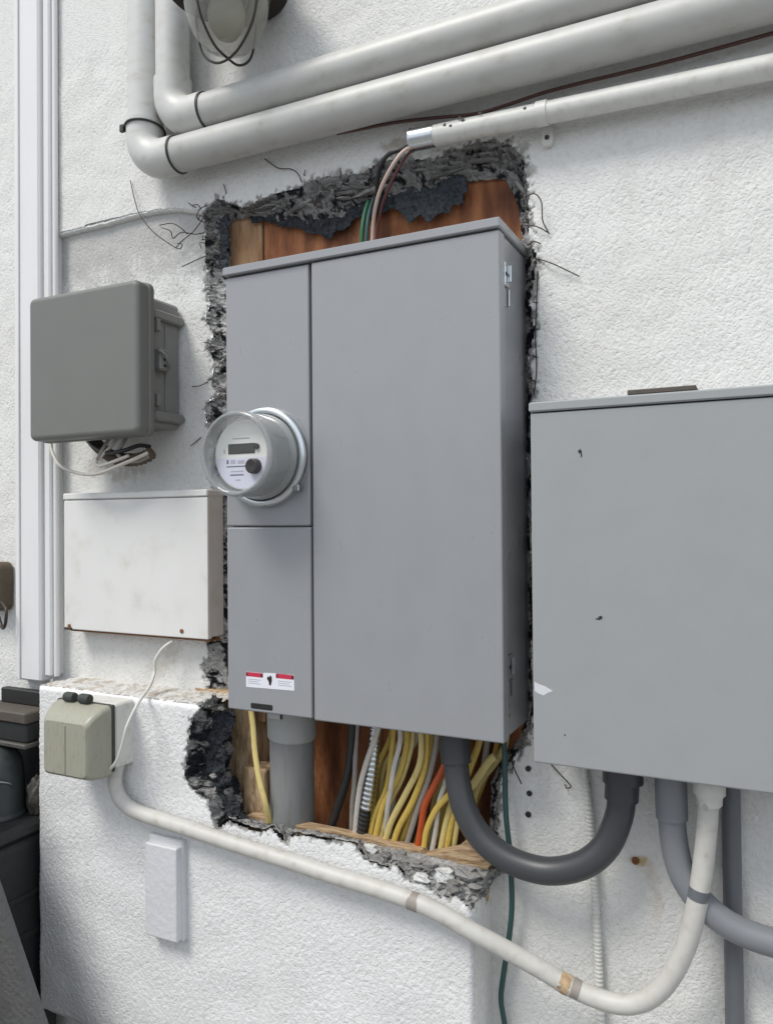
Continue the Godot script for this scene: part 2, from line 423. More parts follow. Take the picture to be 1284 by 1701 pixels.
var LEFT_O: Array = [Vector2(-0.3929, 2.0594), Vector2(-0.3978, 2.0121), Vector2(-0.386, 1.9806), Vector2(-0.3997, 1.9524), Vector2(-0.376, 1.9233), Vector2(-0.3941, 1.8942), Vector2(-0.3749, 1.8636), Vector2(-0.3841, 1.8192), Vector2(-0.362, 1.7996), Vector2(-0.3933, 1.7865), Vector2(-0.4011, 1.7583), Vector2(-0.3848, 1.7239), Vector2(-0.3792, 1.676), Vector2(-0.3885, 1.6288), Vector2(-0.3797, 1.6107), Vector2(-0.3715, 1.5099), Vector2(-0.3728, 1.3266), Vector2(-0.3982, 1.3073), Vector2(-0.3939, 1.2838), Vector2(-0.4106, 1.2564), Vector2(-0.3913, 1.2307), Vector2(-0.3974, 1.21)]
var LEFT_I: Array = [Vector2(-0.3522, 2.0596), Vector2(-0.3525, 2.0116), Vector2(-0.3498, 1.9813), Vector2(-0.3545, 1.9519), Vector2(-0.3473, 1.9247), Vector2(-0.3504, 1.8939), Vector2(-0.3448, 1.8646), Vector2(-0.348, 1.8195), Vector2(-0.3423, 1.8011), Vector2(-0.3512, 1.7863), Vector2(-0.3514, 1.7576), Vector2(-0.3487, 1.724), Vector2(-0.3461, 1.6761), Vector2(-0.3465, 1.6285), Vector2(-0.3437, 1.6105), Vector2(-0.3444, 1.5094), Vector2(-0.3458, 1.3252), Vector2(-0.3636, 1.3063), Vector2(-0.3593, 1.2827), Vector2(-0.3639, 1.2562), Vector2(-0.3568, 1.2294), Vector2(-0.3599, 1.2089)]
# the notch broken into the plinth: outer edge on its face, inner edge deeper in
var LOW_O: Array = [Vector3(-0.3044, 1.2331, 0.09), Vector3(-0.3321, 1.2065, 0.09), Vector3(-0.3517, 1.1825, 0.09), Vector3(-0.3605, 1.1265, 0.09), Vector3(-0.3679, 1.0815, 0.09), Vector3(-0.347, 1.0603, 0.09), Vector3(-0.3139, 1.0477, 0.09), Vector3(-0.3059, 1.0198, 0.09), Vector3(-0.2898, 1.0019, 0.09), Vector3(-0.2683, 1.0183, 0.09), Vector3(-0.2394, 1.0124, 0.09), Vector3(-0.2034, 1.009, 0.09), Vector3(-0.1781, 1.0185, 0.09), Vector3(-0.1534, 1.0021, 0.09), Vector3(-0.1288, 1.0165, 0.09), Vector3(-0.0811, 1.0197, 0.09), Vector3(-0.0123, 1.0208, 0.09), Vector3(0.0053, 1.0005, 0.09), Vector3(0.0424, 0.9939, 0.09), Vector3(0.0596, 1.0029, 0.09), Vector3(0.0847, 0.9811, 0.09), Vector3(0.1177, 0.9801, 0.09), Vector3(0.1358, 0.9651, 0.09), Vector3(0.1638, 0.9736, 0.09), Vector3(0.1873, 0.9584, 0.088), Vector3(0.1904, 0.957, 0.05), Vector3(0.1918, 0.9629, 0.01)]
var LOW_I: Array = [Vector3(-0.3162, 1.1992, 0.03), Vector3(-0.3184, 1.1809, 0.02), Vector3(-0.3221, 1.1496, 0.01), Vector3(-0.3181, 1.1158, 0.01), Vector3(-0.3297, 1.08, 0.01), Vector3(-0.3034, 1.0623, 0.015), Vector3(-0.2901, 1.0376, 0.02), Vector3(-0.2838, 1.0121, 0.025), Vector3(-0.2724, 1.0007, 0.035), Vector3(-0.2567, 1.0021, 0.038), Vector3(-0.2406, 1.0025, 0.038), Vector3(-0.2142, 1.0025, 0.038), Vector3(-0.1882, 1.0025, 0.038), Vector3(-0.1626, 1.0025, 0.038), Vector3(-0.1312, 1.0035, 0.038), Vector3(-0.0944, 1.0034, 0.038), Vector3(-0.0407, 1.0044, 0.038), Vector3(-0.006, 1.0023, 0.038), Vector3(0.0224, 1.0013, 0.038), Vector3(0.0502, 1.0013, 0.038), Vector3(0.0828, 1.0013, 0.038), Vector3(0.1148, 1.0003, 0.038), Vector3(0.146, 0.9983, 0.038), Vector3(0.1766, 0.9984, 0.038), Vector3(0.1976, 0.9973, 0.035), Vector3(0.2045, 0.9935, 0.02), Vector3(0.206, 0.9867, 0)]

const STEP := 0.003

func near(pt: Vector2, line: Array, most: float) -> float:
	var d := most
	for i in line.size() - 1:
		var a: Vector2 = line[i]
		var b: Vector2 = line[i + 1]
		if absf(a.x - pt.x) > most + 0.12 or absf(a.y - pt.y) > most + 0.12: continue
		d = minf(d, pt.distance_to(Geometry2D.get_closest_point_to_segment(pt, a, b)))
	return d

# a sheet of real relief: x0..x1, y0..y1 at depth z, height(x, y) in metres, kept where the cell lies outside all holes
func relief(x0: float, x1: float, y0: float, y1: float, z: float, height: Callable, holes: Array, edge: Array, paint: Color, bare: float) -> MB:
	var nx := int((x1 - x0) / STEP) + 1
	var ny := int((y1 - y0) / STEP) + 1
	var b := MB.new()
	var H := PackedFloat32Array(); H.resize(nx * ny)
	var out := PackedByteArray(); out.resize(nx * ny)
	var boxes := []
	for h in holes:
		var r := Rect2(h[0], Vector2.ZERO)
		for q in h: r = r.expand(q)
		boxes.append(r)
	var eb := Rect2()
	if edge.size() > 0:
		eb = Rect2(edge[0], Vector2.ZERO)
		for q in edge: eb = eb.expand(q)
		eb = eb.grow(0.03)
	b.p.resize(nx * ny); b.n.resize(nx * ny); b.c.resize(nx * ny)
	var wob := noise(260.0, 77)
	var wide := noise(2.6, 79, FastNoiseLite.TYPE_SIMPLEX_SMOOTH, 5)
	var drips := noise(1.5, 80, FastNoiseLite.TYPE_SIMPLEX_SMOOTH, 4)
	var bn := noise(60.0, 78, FastNoiseLite.TYPE_SIMPLEX_SMOOTH, 3)
	for j in ny:
		var y := y0 + (y1 - y0) * j / (ny - 1)
		for i in nx:
			var x := x0 + (x1 - x0) * i / (nx - 1)
			var k := j * nx + i
			var pt := Vector2(x, y)
			var hole := false
			for q in holes.size():
				if boxes[q].has_point(pt) and Geometry2D.is_point_in_polygon(pt, holes[q]):
					hole = true
					break
			out[k] = 0 if hole else 1
			var h := 0.0
			var st := smoothstep(0.28, 0.75, drips.get_noise_2d(x * 9.0, y * 1.6)) * (0.55 + 0.45 * bn.get_noise_2d(x * 3.0, y * 3.0))   # faint run-off stains
			var tn := wide.get_noise_2d(x, y)
			var cc := Color(paint.r * (0.99 + 0.05 * tn), paint.g * (0.99 + 0.055 * tn), paint.b * (0.985 + 0.065 * tn)).lerp(Color(0.56, 0.53, 0.48), 0.30 * st)
			if not hole:
				h = height.call(x, y)
				if edge.size() > 0 and eb.has_point(pt):
					var d := near(pt, edge, 0.03)
					if d < 0.028:
						var w := bn.get_noise_2d(x, y)
						var chip := smoothstep(0.0025, -0.0025, d - bare * (0.40 + 1.4 * w))   # the paint coat is gone and grey mortar shows
						if chip > 0.0:
							var g := 0.26 + 0.16 * wob.get_noise_2d(x * 0.5, y * 0.5)
							cc = cc.lerp(Color(g, g * 0.98, g * 0.94), chip)
							h -= 0.002 * chip
			H[k] = h
			b.c[k] = cc
			b.p[k] = Vector3(x + 0.0011 * wob.get_noise_2d(x, y + 7.0), y + 0.0011 * wob.get_noise_2d(x + 9.0, y), z + h)
	for j in ny:
		for i in nx:
			var k := j * nx + i
			if out[k] == 0: continue
			var kx0 := k - 1 if i > 0 and out[k - 1] == 1 else k
			var kx1 := k + 1 if i < nx - 1 and out[k + 1] == 1 else k
			var ky0 := k - nx if j > 0 and out[k - nx] == 1 else k
			var ky1 := k + nx if j < ny - 1 and out[k + nx] == 1 else k
			var gx := (H[kx1] - H[kx0]) / (STEP * maxi(1, kx1 - kx0))
			var gy := (H[ky1] - H[ky0]) / (STEP * maxi(1, (ky1 - ky0) / nx))
			b.n[k] = Vector3(-gx, -gy, 1).normalized()
			if i < nx - 1 and j < ny - 1 and out[k + 1] == 1 and out[k + nx] == 1 and out[k + nx + 1] == 1:
				b.t.append(k); b.t.append(k + nx); b.t.append(k + nx + 1)
				b.t.append(k); b.t.append(k + nx + 1); b.t.append(k + 1)
	return b

# a crumbled band between two edges: outer (lip of the stucco) and inner; mortar in rough layers with rags of black building paper
func band(outer: Array, inner: Array, amp: float, dark: float, sd: int, rows := 12, light := 0.20) -> MB:
	var fa := noise(32.0, sd, FastNoiseLite.TYPE_SIMPLEX_SMOOTH, 4)
	var fb := noise(150.0, sd + 1, FastNoiseLite.TYPE_SIMPLEX_SMOOTH, 3)
	var fx := noise(50.0, sd + 2, FastNoiseLite.TYPE_SIMPLEX_SMOOTH, 3)
	var fs := noise(70.0, sd + 3, FastNoiseLite.TYPE_SIMPLEX_SMOOTH, 3)
	var cols := []
	for i in outer.size() - 1:
		var k := maxi(2, int(outer[i].distance_to(outer[i + 1]) / 0.0024))
		for j in k: cols.append([outer[i].lerp(outer[i + 1], float(j) / k), inner[i].lerp(inner[i + 1], float(j) / k)])
	cols.append([outer[outer.size() - 1], inner[inner.size() - 1]])
	var rings := []
	for r in rows:
		var f := float(r) / (rows - 1)
		var ring := []
		for c in cols:
			var o: Vector3 = c[0]
			var q: Vector3 = c[1]
			var out := ((o - q) * Vector3(1, 1, 0)).normalized()
			var a := o.lerp(q, f) + out * 0.006 * (1.0 - f)
			if r == 0: a.z -= 0.004
			var e := 0.4 + 0.6 * sin(PI * minf(f * 1.3, 1.0))
			var d := Vector3(0.45 * fx.get_noise_3dv(a + Vector3(3, 0, 0)), 0.45 * fx.get_noise_3dv(a + Vector3(0, 5, 0)), 1.5 * fx.get_noise_3dv(a))
			d.z += 1.5 * fs.get_noise_3d(a.x * 0.22, a.y * 2.6, a.z * 2.0)
			a += d * amp * e + Vector3(0, 0, 0.0022) * fb.get_noise_3dv(a)
			a.z = minf(a.z, o.z - 0.001 + 0.02 * f)
			ring.append(a)
		rings.append(ring)
	var tint := func(q: Vector3) -> Color:
		var w := fa.get_noise_3dv(q) + 0.25 * fb.get_noise_3dv(q * 0.6)
		var g := light + 0.55 * light * fb.get_noise_3dv(q) + 0.5 * light * fs.get_noise_3d(q.x * 0.22, q.y * 2.6, q.z)
		var m := smoothstep(dark - 0.05, dark + 0.05, w)
		var k := 0.022 + 0.018 * fb.get_noise_3dv(q * 1.7)
		return Color(lerpf(k, g, m), lerpf(k * 1.08, g * 0.985, m), lerpf(k * 1.2, g * 0.95, m))
	var b := MB.new()
	b.skin(rings, false, true, tint)
	var turn := 0.0   # keep the surface turned towards the room
	for n in b.n: turn += n.z
	if turn < 0.0:
		b = MB.new()
		b.skin(rings, false, false, tint)
	return b

# a torn sheet of building paper: outline, bulging in z, with thickness
func torn_sheet(outline: Array, z: float, amp: float, sd: int, shade: Color) -> MB:
	var pl := []
	var g := RandomNumberGenerator.new()
	g.seed = sd
	for i in outline.size():
		var a: Vector2 = outline[i]; var c: Vector2 = outline[(i + 1) % outline.size()]
		var k := maxi(1, int(a.distance_to(c) / 0.005))
		for j in k:
			pl.append(a.lerp(c, float(j) / k) + Vector2(g.randf_range(-0.003, 0.003), g.randf_range(-0.003, 0.003)))
	var poly := PackedVector2Array(pl)
	var r := Rect2(pl[0], Vector2.ZERO)
	for q in pl: r = r.expand(q)
	var all := PackedVector2Array(pl)
	var y := r.position.y
	while y < r.end.y:
		var x := r.position.x
		while x < r.end.x:
			var q := Vector2(x + g.randf_range(-0.0015, 0.0015), y + g.randf_range(-0.0015, 0.0015))
			if Geometry2D.is_point_in_polygon(q, poly): all.append(q)
			x += 0.005
		y += 0.005
	var ix := Geometry2D.triangulate_delaunay(all)
	var f := noise(38.0, sd, FastNoiseLite.TYPE_SIMPLEX_SMOOTH, 3)
	var f2 := noise(120.0, sd + 4, FastNoiseLite.TYPE_SIMPLEX_SMOOTH, 2)
	var b := MB.new()
	for k in range(0, ix.size(), 3):
		var mid := (all[ix[k]] + all[ix[k + 1]] + all[ix[k + 2]]) / 3.0
		if not Geometry2D.is_point_in_polygon(mid, poly): continue
		var tri := []
		for e in 3:
			var q := all[ix[k + e]]
			tri.append(Vector3(q.x, q.y, z + amp * f.get_noise_2dv(q) + 0.25 * amp * f2.get_noise_2dv(q)))
		var w := 1.0 + 0.75 * f2.get_noise_2dv(mid)
		b.col = Color(shade.r * w, shade.g * w, shade.b * w)
		b.face(tri, tri[0] - Vector3(0, 0, 1))
		var back := [tri[0] - Vector3(0, 0, 0.0015), tri[1] - Vector3(0, 0, 0.0015), tri[2] - Vector3(0, 0, 0.0015)]
		b.face(back, tri[0] + Vector3(0, 0, 1))
	return b

# colours the points of a relief sheet that lie in soiled and darker patches with ragged outlines
func patch_on(b: MB, spots: Array, f: FastNoiseLite) -> void:
	for k in b.p.size():
		var q := b.p[k]
		for s in spots:
			var d := Vector2((q.x - s[0].x) / s[1], (q.y - s[0].y) / s[2])
			if absf(d.x) > 1.6 or absf(d.y) > 1.6: continue
			var m := smoothstep(1.35, 0.35, d.length() + 0.9 * f.get_noise_2d(q.x, q.y) + 0.6 * f.get_noise_2d(q.x * 5.0, q.y * 5.0))
			b.c[k] = b.c[k].lerp(s[3], m * (0.75 + 0.5 * s[4]))

func v3(line: Array, z: float) -> Array: return line.map(func(q): return Vector3(q.x, q.y, z))

func build_wall() -> void:
	var w := thing("stucco_wall", "white stucco house wall broken open around the new electrical panel", "wall", Vector3(0, 0, 0))
	var white := Color(0.745, 0.742, 0.725)
	var n1 := noise(120.0, 5); var n2 := noise(230.0, 6); var n3 := noise(14.0, 7)
	var upper := func(x, y):
		var a := n1.get_noise_2d(x, y)
		return 0.00035 * a - 0.0030 * maxf(0.0, -a - 0.55) + 0.00025 * n2.get_noise_2d(x, y) + 0.0011 * n3.get_noise_2d(x, y)
	# hole in the upper plane: the broken opening plus the shallow recess to its left
	var hole := []
	for q in TOP_O: hole.append(q)
	hole.append_array([Vector2(0.20, 1.0), Vector2(-0.46, 1.0), Vector2(-0.46, 1.20), Vector2(-0.82, 1.20), Vector2(-0.82, 2.186)])
	hole.append_array([Vector2(-0.5687, 2.1897), Vector2(-0.48, 2.1833), Vector2(-0.3942, 2.1603)])
	var us := relief(-1.05, 0.76, 0.62, 2.56, 0.0, upper, [PackedVector2Array(hole)], TOP_O, white, 0.013)
	var dn := noise(48.0, 95, FastNoiseLite.TYPE_SIMPLEX_SMOOTH, 4)
	# bare or soiled patches: centre, radii, colour, how solid
	var soil := []
	for q in [Vector2(0.0202, 2.1988), Vector2(0.041, 2.2015)]: soil.append([q, 0.020, 0.012, Color(0.40, 0.36, 0.31), 0.1])
	for q in [Vector2(0.2732, 1.9536), Vector2(0.2691, 1.933), Vector2(0.267, 1.918)]: soil.append([q, 0.009, 0.013, Color(0.30, 0.29, 0.28), 0.35])
	for q in [Vector2(0.2533, 2.1231), Vector2(0.2669, 2.1038), Vector2(0.2535, 2.1405)]: soil.append([q, 0.010, 0.012, Color(0.32, 0.31, 0.29), 0.0])
	for q in [Vector2(0.4324, 1.0315), Vector2(0.4399, 1.0133), Vector2(0.4447, 0.9895), Vector2(0.447, 0.9678)]: soil.append([q, 0.008, 0.020, Color(0.66, 0.60, 0.55), -0.1])
	for q in [Vector2(0.4213, 1.0383)]: soil.append([q, 0.011, 0.008, Color(0.50, 0.36, 0.16), 0.2])
	for q in [Vector2(-0.0272, 2.1666), Vector2(-0.0882, 2.1771), Vector2(0.0658, 2.1763)]: soil.append([q, 0.016, 0.010, Color(0.40, 0.385, 0.36), -0.05])
	patch_on(us, soil, dn)
	part("upper_stucco", us, M.stucco, w)
	# the rest of the wall, outside the picture
	var b := MB.new()
	b.col = white
	for r in [[-6.0, 0.0, -1.049, 4.5], [0.759, 0.0, 6.0, 4.5], [-1.049, 2.559, 0.759, 4.5], [-1.049, 0.0, 0.759, 0.621]]:
		b.face([Vector3(r[0], r[1], -0.001), Vector3(r[2], r[1], -0.001), Vector3(r[2], r[3], -0.001), Vector3(r[0], r[3], -0.001)], Vector3(0, 1, -5))
	part("outer_stucco", b, M.stucco, w)
	# recess: an older stucco skin a little deeper than the rest, grey near its top: cement tone plus the step's shade put into the colour
	var left_hole := []
	for q in LEFT_O: left_hole.append(q)
	left_hole.append_array([Vector2(-0.2, 1.15), Vector2(-0.2, 2.35)])
	left_hole.append_array([Vector2(-0.3696, 2.187), Vector2(-0.3906, 2.173), Vector2(-0.3925, 2.1133)])
	var rec := relief(-0.83, -0.30, 1.19, 2.20, -0.014, upper, [PackedVector2Array(left_hole)], LEFT_O, white, 0.012)
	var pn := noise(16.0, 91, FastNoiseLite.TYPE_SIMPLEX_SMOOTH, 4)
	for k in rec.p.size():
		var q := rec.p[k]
		var dulled := smoothstep(-0.05, 0.05, (q.y - 2.055) * 0.8 + 0.05 * pn.get_noise_2d(q.x, q.y) + 0.06 * pn.get_noise_2d(q.x * 9.0, q.y * 9.0))   # cement tone with the overhang's shade painted in, fading downwards
		rec.c[k] = rec.c[k].lerp(Color(0.47, 0.465, 0.45), dulled * 0.9)
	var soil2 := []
	for q in [Vector2(-0.6192, 1.6482), Vector2(-0.6448, 1.6618), Vector2(-0.5855, 1.666), Vector2(-0.6971, 1.6702)]: soil2.append([q, 0.030, 0.020, Color(0.50, 0.47, 0.43), -0.1])  # darker brown-grey patches just below the utility box
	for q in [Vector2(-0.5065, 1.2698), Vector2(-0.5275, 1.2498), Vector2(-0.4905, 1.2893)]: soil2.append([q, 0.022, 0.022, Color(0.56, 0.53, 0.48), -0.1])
	patch_on(rec, soil2, dn)
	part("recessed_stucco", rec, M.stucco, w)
	# rounded lip where the upper coat steps back to the recess
	var lip := MB.new()
	var lipf := noise(60.0, 15, FastNoiseLite.TYPE_SIMPLEX_SMOOTH, 2)
	var edge: Array = [Vector2(-0.8064, 2.1838), Vector2(-0.7328, 2.1844), Vector2(-0.6446, 2.1844), Vector2(-0.5687, 2.1872), Vector2(-0.48, 2.1821), Vector2(-0.3942, 2.1603)]
	var rings := []
	var path := smooth_path(v3(edge, 0.0), 0.004)
	for s in [[0.005, -0.004], [0.0015, -0.0016], [-0.0005, -0.0022], [-0.0025, -0.005], [-0.0035, -0.010], [-0.003, -0.018]]:
		var ring := []
		for q in path:
			var e := 0.002 * lipf.get_noise_2d(q.x * 2.0, q.y)
			ring.append(q + Vector3(0, s[0] + e, s[1] + upper.call(q.x, q.y)))
		rings.append(ring)
	lip.col = white
	lip.skin(rings, false, true)
	part("stucco_step", lip, M.stucco, w)
	# broken bands
	part("broken_mortar_edge", band(v3(TOP_O.slice(0, 19), -0.001), v3(TOP_I.slice(0, 19), -0.034), 0.008, -0.20, 201, 24, 0.22), M.mortar, w, "crumbled grey mortar above the panel")
	part("broken_mortar_edge", band(v3(TOP_O.slice(18), -0.001), v3(TOP_I.slice(18), -0.036), 0.005, -0.04, 211, 12, 0.34), M.mortar, w)
	part("broken_mortar_edge", band(v3(LEFT_O, -0.016), v3(LEFT_I, -0.03), 0.006, -0.12, 221, 16, 0.40), M.mortar, w)
	# plinth: the thicker lower wall
	var p1 := noise(85.0, 25); var p2 := noise(180.0, 26); var p3 := noise(9.0, 27)
	var px0 := -0.755; var px1 := 0.19; var py0 := 0.552; var py1 := 1.215; var rr := 0.010
	var low := func(x, y):
		var d := minf(minf(x - px0, px1 - x), minf(py1 - y, y - py0))
		var drop := 0.0
		if d < rr: drop = rr - sqrt(maxf(0.0, rr * rr - (rr - d) * (rr - d)))
		return 0.00065 * p1.get_noise_2d(x, y * 1.35) + 0.0003 * p2.get_noise_2d(x, y) + 0.0016 * p3.get_noise_2d(x, y) - drop
	var notch := []
	for q in LOW_O: notch.append(Vector2(q.x, q.y))
	notch = notch.slice(0, 25)
	var notch_edge := notch.duplicate()
	notch.append_array([Vector2(0.25, 0.99), Vector2(0.25, 1.3), Vector2(-0.28, 1.3)])
	part("plinth_stucco", relief(px0, px1, py0, py1, 0.09, low, [PackedVector2Array(notch)], notch_edge, Color(0.755, 0.757, 0.76), 0.010), M.stucco, w)
	b = MB.new()
	b.col = white
	var pc := Vector3(-0.3, 0.8, 0.03)
	b.face([Vector3(px0, py0, 0.082), Vector3(px0, py1, 0.082), Vector3(px0, py1, -0.05), Vector3(px0, py0, -0.05)], pc)
	b.face([Vector3(px0, py0, 0.082), Vector3(px1, py0, 0.082), Vector3(px1, py0, -0.05), Vector3(px0, py0, -0.05)], pc)
	part("plinth_side", b, M.stucco, w)
	# right return of the plinth, in relief too
	b = MB.new()
	b.col = white
	rings = []
	for j in 160:
		var y := py0 + (0.962 - py0) * j / 159.0
		var ring := []
		for i in 26:
			var z := 0.084 - 0.090 * i / 25.0
			ring.append(Vector3(px1 - 0.0005 + 0.0016 * p1.get_noise_3d(0.3, y, z) + 0.0007 * p2.get_noise_3d(0.3, y, z), y, z))
		rings.append(ring)
	b.skin(rings, false)
	part("plinth_return", b, M.stucco, w)
	# ledge on top of the plinth, weathered and dirty
	b = MB.new()
	rings = []
	for j in 12:
		var z := -0.022 + (0.083 + 0.022) * j / 11.0
		var ring := []
		for i in 160:
			var x := px0 + 0.003 + (-0.318 - px0) * i / 159.0
			ring.append(Vector3(x, py1 - 0.0005 + 0.0022 * p1.get_noise_2d(x, z * 2.0) + 0.0008 * p2.get_noise_2d(x, z), z))
		rings.append(ring)
	b.skin(rings, false, true)
	part("ledge", b, M.ledge_dirt, w, "dirty sloping ledge along the top of the thicker lower wall")
	part("broken_mortar_edge", band(LOW_O.slice(0, 10), LOW_I.slice(0, 10), 0.011, 0.0, 231, 26, 0.26), M.mortar, w, "black building paper and grey mortar torn open below the panel")
	part("broken_mortar_edge", band(LOW_O.slice(9), LOW_I.slice(9), 0.009, -0.40, 241, 22, 0.30), M.mortar, w, "chipped grey mortar along the bottom of the opening")
	# backing seen through the opening
	b = MB.new(); b.box(Vector3(-0.275, 1.22, -0.06), Vector3(0.30, 2.22, -0.040), 0.001); part("sheathing_board", b, M.wood, w, "reddish brown wood sheathing above the panel")
	b = MB.new(); b.box(Vector3(-0.40, 1.16, -0.06), Vector3(-0.279, 2.22, -0.038), 0.001); part("sheathing_board", b, M.pale_wood, w)
	b = MB.new(); b.box(Vector3(-0.42, 0.84, -0.115), Vector3(0.30, 1.28, -0.10), 0.001); part("sheathing_board", b, M.wood, w, "dark brown wood at the back of the opening below the panel")
	b = MB.new(); b.box(Vector3(-0.43, 0.86, -0.098), Vector3(-0.292, 1.219, -0.012), 0.002); part("stud", b, M.raw_wood, w)
	b = MB.new(); b.box(Vector3(-0.30, 0.86, -0.04), Vector3(-0.247, 1.085, 0.006), 0.003); part("blocking", b, M.raw_wood, w)
	b = MB.new(); b.box(Vector3(0.198, 0.86, -0.099), Vector3(0.25, 1.25, -0.030), 0.002); part("stud", b, M.wood, w)
	# cut top edge of the lower sheathing with a split block at its right end
	var tan_top: Array = [Vector2(-0.2899, 0.9939), Vector2(-0.2706, 1.0059), Vector2(-0.2329, 1.0076), Vector2(-0.217, 1.0167), Vector2(-0.1806, 1.0074), Vector2(-0.1052, 1.0071), Vector2(-0.0569, 1.0069), Vector2(-0.01, 1.0068), Vector2(0.0241, 1.0046), Vector2(0.0794, 1.0045), Vector2(0.0847, 0.9975), Vector2(0.1243, 1.0115), Vector2(0.1411, 1.0175), Vector2(0.1588, 1.0341), Vector2(0.1762, 1.0468), Vector2(0.1924, 1.0457), Vector2(0.2022, 1.0341), Vector2(0.208, 1.0162), Vector2(0.1959, 0.9988)]
	var poly := []
	for q in tan_top: poly.append(q)
	poly.append_array([Vector2(0.188, 0.93), Vector2(-0.262, 0.93)])
	b = MB.new(); b.slab(poly, 0.012, 0.034); part("cut_sheathing", b, M.raw_edge, w, "pale splintered wood edge along the bottom of the opening")
	# torn building paper hanging over the sheathing
	part("building_paper", torn_sheet([Vector2(-0.3162, 2.1614), Vector2(-0.2662, 2.1638), Vector2(-0.184, 2.1518), Vector2(-0.1057, 2.1481), Vector2(-0.0554, 2.1527), Vector2(-0.0067, 2.1474), Vector2(0.0264, 2.1334), Vector2(0.0214, 2.1023), Vector2(-0.0071, 2.1), Vector2(-0.0411, 2.0975), Vector2(-0.0608, 2.0989), Vector2(-0.0872, 2.0837), Vector2(-0.1088, 2.0808), Vector2(-0.1217, 2.0718), Vector2(-0.1449, 2.0825), Vector2(-0.1712, 2.0892), Vector2(-0.1871, 2.1045), Vector2(-0.2141, 2.1057), Vector2(-0.236, 2.1165), Vector2(-0.2665, 2.1288), Vector2(-0.2948, 2.1292)], -0.028, 0.008, 301, Color(0.026, 0.030, 0.036)), M.tar, w, "torn black building paper over the brown wood")
	part("building_paper", torn_sheet([Vector2(0.011, 2.1289), Vector2(0.052, 2.1379), Vector2(0.1087, 2.1433), Vector2(0.147, 2.1293), Vector2(0.1522, 2.1057), Vector2(0.1413, 2.0955), Vector2(0.1456, 2.0864), Vector2(0.1215, 2.0827), Vector2(0.1169, 2.0711), Vector2(0.0947, 2.0772), Vector2(0.0788, 2.0654), Vector2(0.063, 2.0788), Vector2(0.0445, 2.0694), Vector2(0.026, 2.0876), Vector2(0.0167, 2.1021)], -0.024, 0.005, 305, Color(0.040, 0.046, 0.054)), M.tar, w)
	part("building_paper", torn_sheet([Vector2(-0.3946, 2.1613), Vector2(-0.3557, 2.1639), Vector2(-0.3411, 2.1373), Vector2(-0.3474, 2.081), Vector2(-0.3447, 2.0472), Vector2(-0.3984, 2.0552), Vector2(-0.4041, 2.1144)], -0.020, 0.008, 309, Color(0.045, 0.05, 0.056)), M.tar, w)
	part("building_paper", torn_sheet([Vector2(-0.38, 1.17), Vector2(-0.3468, 1.1961), Vector2(-0.2815, 1.2027), Vector2(-0.2872, 1.1634), Vector2(-0.3094, 1.142), Vector2(-0.2986, 1.1101), Vector2(-0.3153, 1.0857), Vector2(-0.2879, 1.0695), Vector2(-0.3267, 1.0506), Vector2(-0.3692, 1.058), Vector2(-0.3862, 1.1011)], 0.052, 0.010, 313, Color(0.026, 0.029, 0.036)), M.tar, w)
	part("building_paper", torn_sheet([Vector2(-0.3101, 1.0464), Vector2(-0.2825, 1.0571), Vector2(-0.2611, 1.0241), Vector2(-0.2386, 1.0049), Vector2(-0.2694, 0.9954), Vector2(-0.2993, 1.0104)], 0.060, 0.006, 317, Color(0.032, 0.034, 0.038)), M.tar, w)
	# loose lumps of mortar stuck to the edges
	var lumps := [Vector3(0.0016, 1.0058, 0.07), Vector3(0.0326, 1.0035, 0.07), Vector3(0.0517, 0.9992, 0.06), Vector3(0.084, 0.9936, 0.065), Vector3(0.1115, 0.9971, 0.075), Vector3(0.136, 0.9885, 0.07), Vector3(0.1665, 0.994, 0.06), Vector3(0.1859, 0.9815, 0.07), Vector3(0.156, 0.9819, 0.085), Vector3(0.1898, 0.9833, 0.03), Vector3(0.1988, 0.9837, 0.015), Vector3(0.1032, 0.9826, 0.085), Vector3(-0.1476, 1.0117, 0.08), Vector3(-0.0991, 1.0139, 0.08), Vector3(-0.2141, 1.0092, 0.075), Vector3(-0.2841, 1.0019, 0.075), Vector3(-0.3176, 1.0839, 0.075), Vector3(-0.2935, 1.2103, 0.08), Vector3(-0.3364, 1.2165, 0.088), Vector3(-0.3222, 1.2228, 0.08)]
	for i in lumps.size():
		b = MB.new()
		var s: float = [0.012, 0.009, 0.015, 0.012, 0.010, 0.017, 0.019, 0.010, 0.014, 0.013, 0.012, 0.014, 0.007, 0.006, 0.007, 0.006, 0.006, 0.007, 0.007, 0.007][i]
		var g := rng.randf_range(0.16, 0.30)
		b.col = Color(0.64, 0.64, 0.63) if i in [0, 5, 11] else Color(g, g * 0.98, g * 0.95)
		b.rock(lumps[i] - Vector3(0, 0, 0.004), Vector3(s * 1.15, s * rng.randf_range(0.45, 0.65), s * 0.8), 400 + i, 0.34)
		part("mortar_lump", b, M.mortar, w)
	for k in 26:
		var i := rng.randi_range(4, 16)
		var f := rng.randf()
		var q: Vector2 = TOP_O[i].lerp(TOP_O[i + 1], f).lerp(TOP_I[i].lerp(TOP_I[i + 1], f), rng.randf_range(0.08, 0.62))
		var along: Vector2 = (TOP_O[i + 1] - TOP_O[i]).normalized()
		var g := rng.randf_range(0.13, 0.30)
		b = MB.new()
		b.col = Color(g, g * 0.985, g * 0.95)
		b.rock(Vector3.ZERO, Vector3(rng.randf_range(0.016, 0.034), rng.randf_range(0.0025, 0.005), rng.randf_range(0.006, 0.010)), 900 + k, 0.25)
		var bs := Basis(Vector3(0, 0, 1), along.angle() * 0.6 + rng.randf_range(-0.12, 0.12))
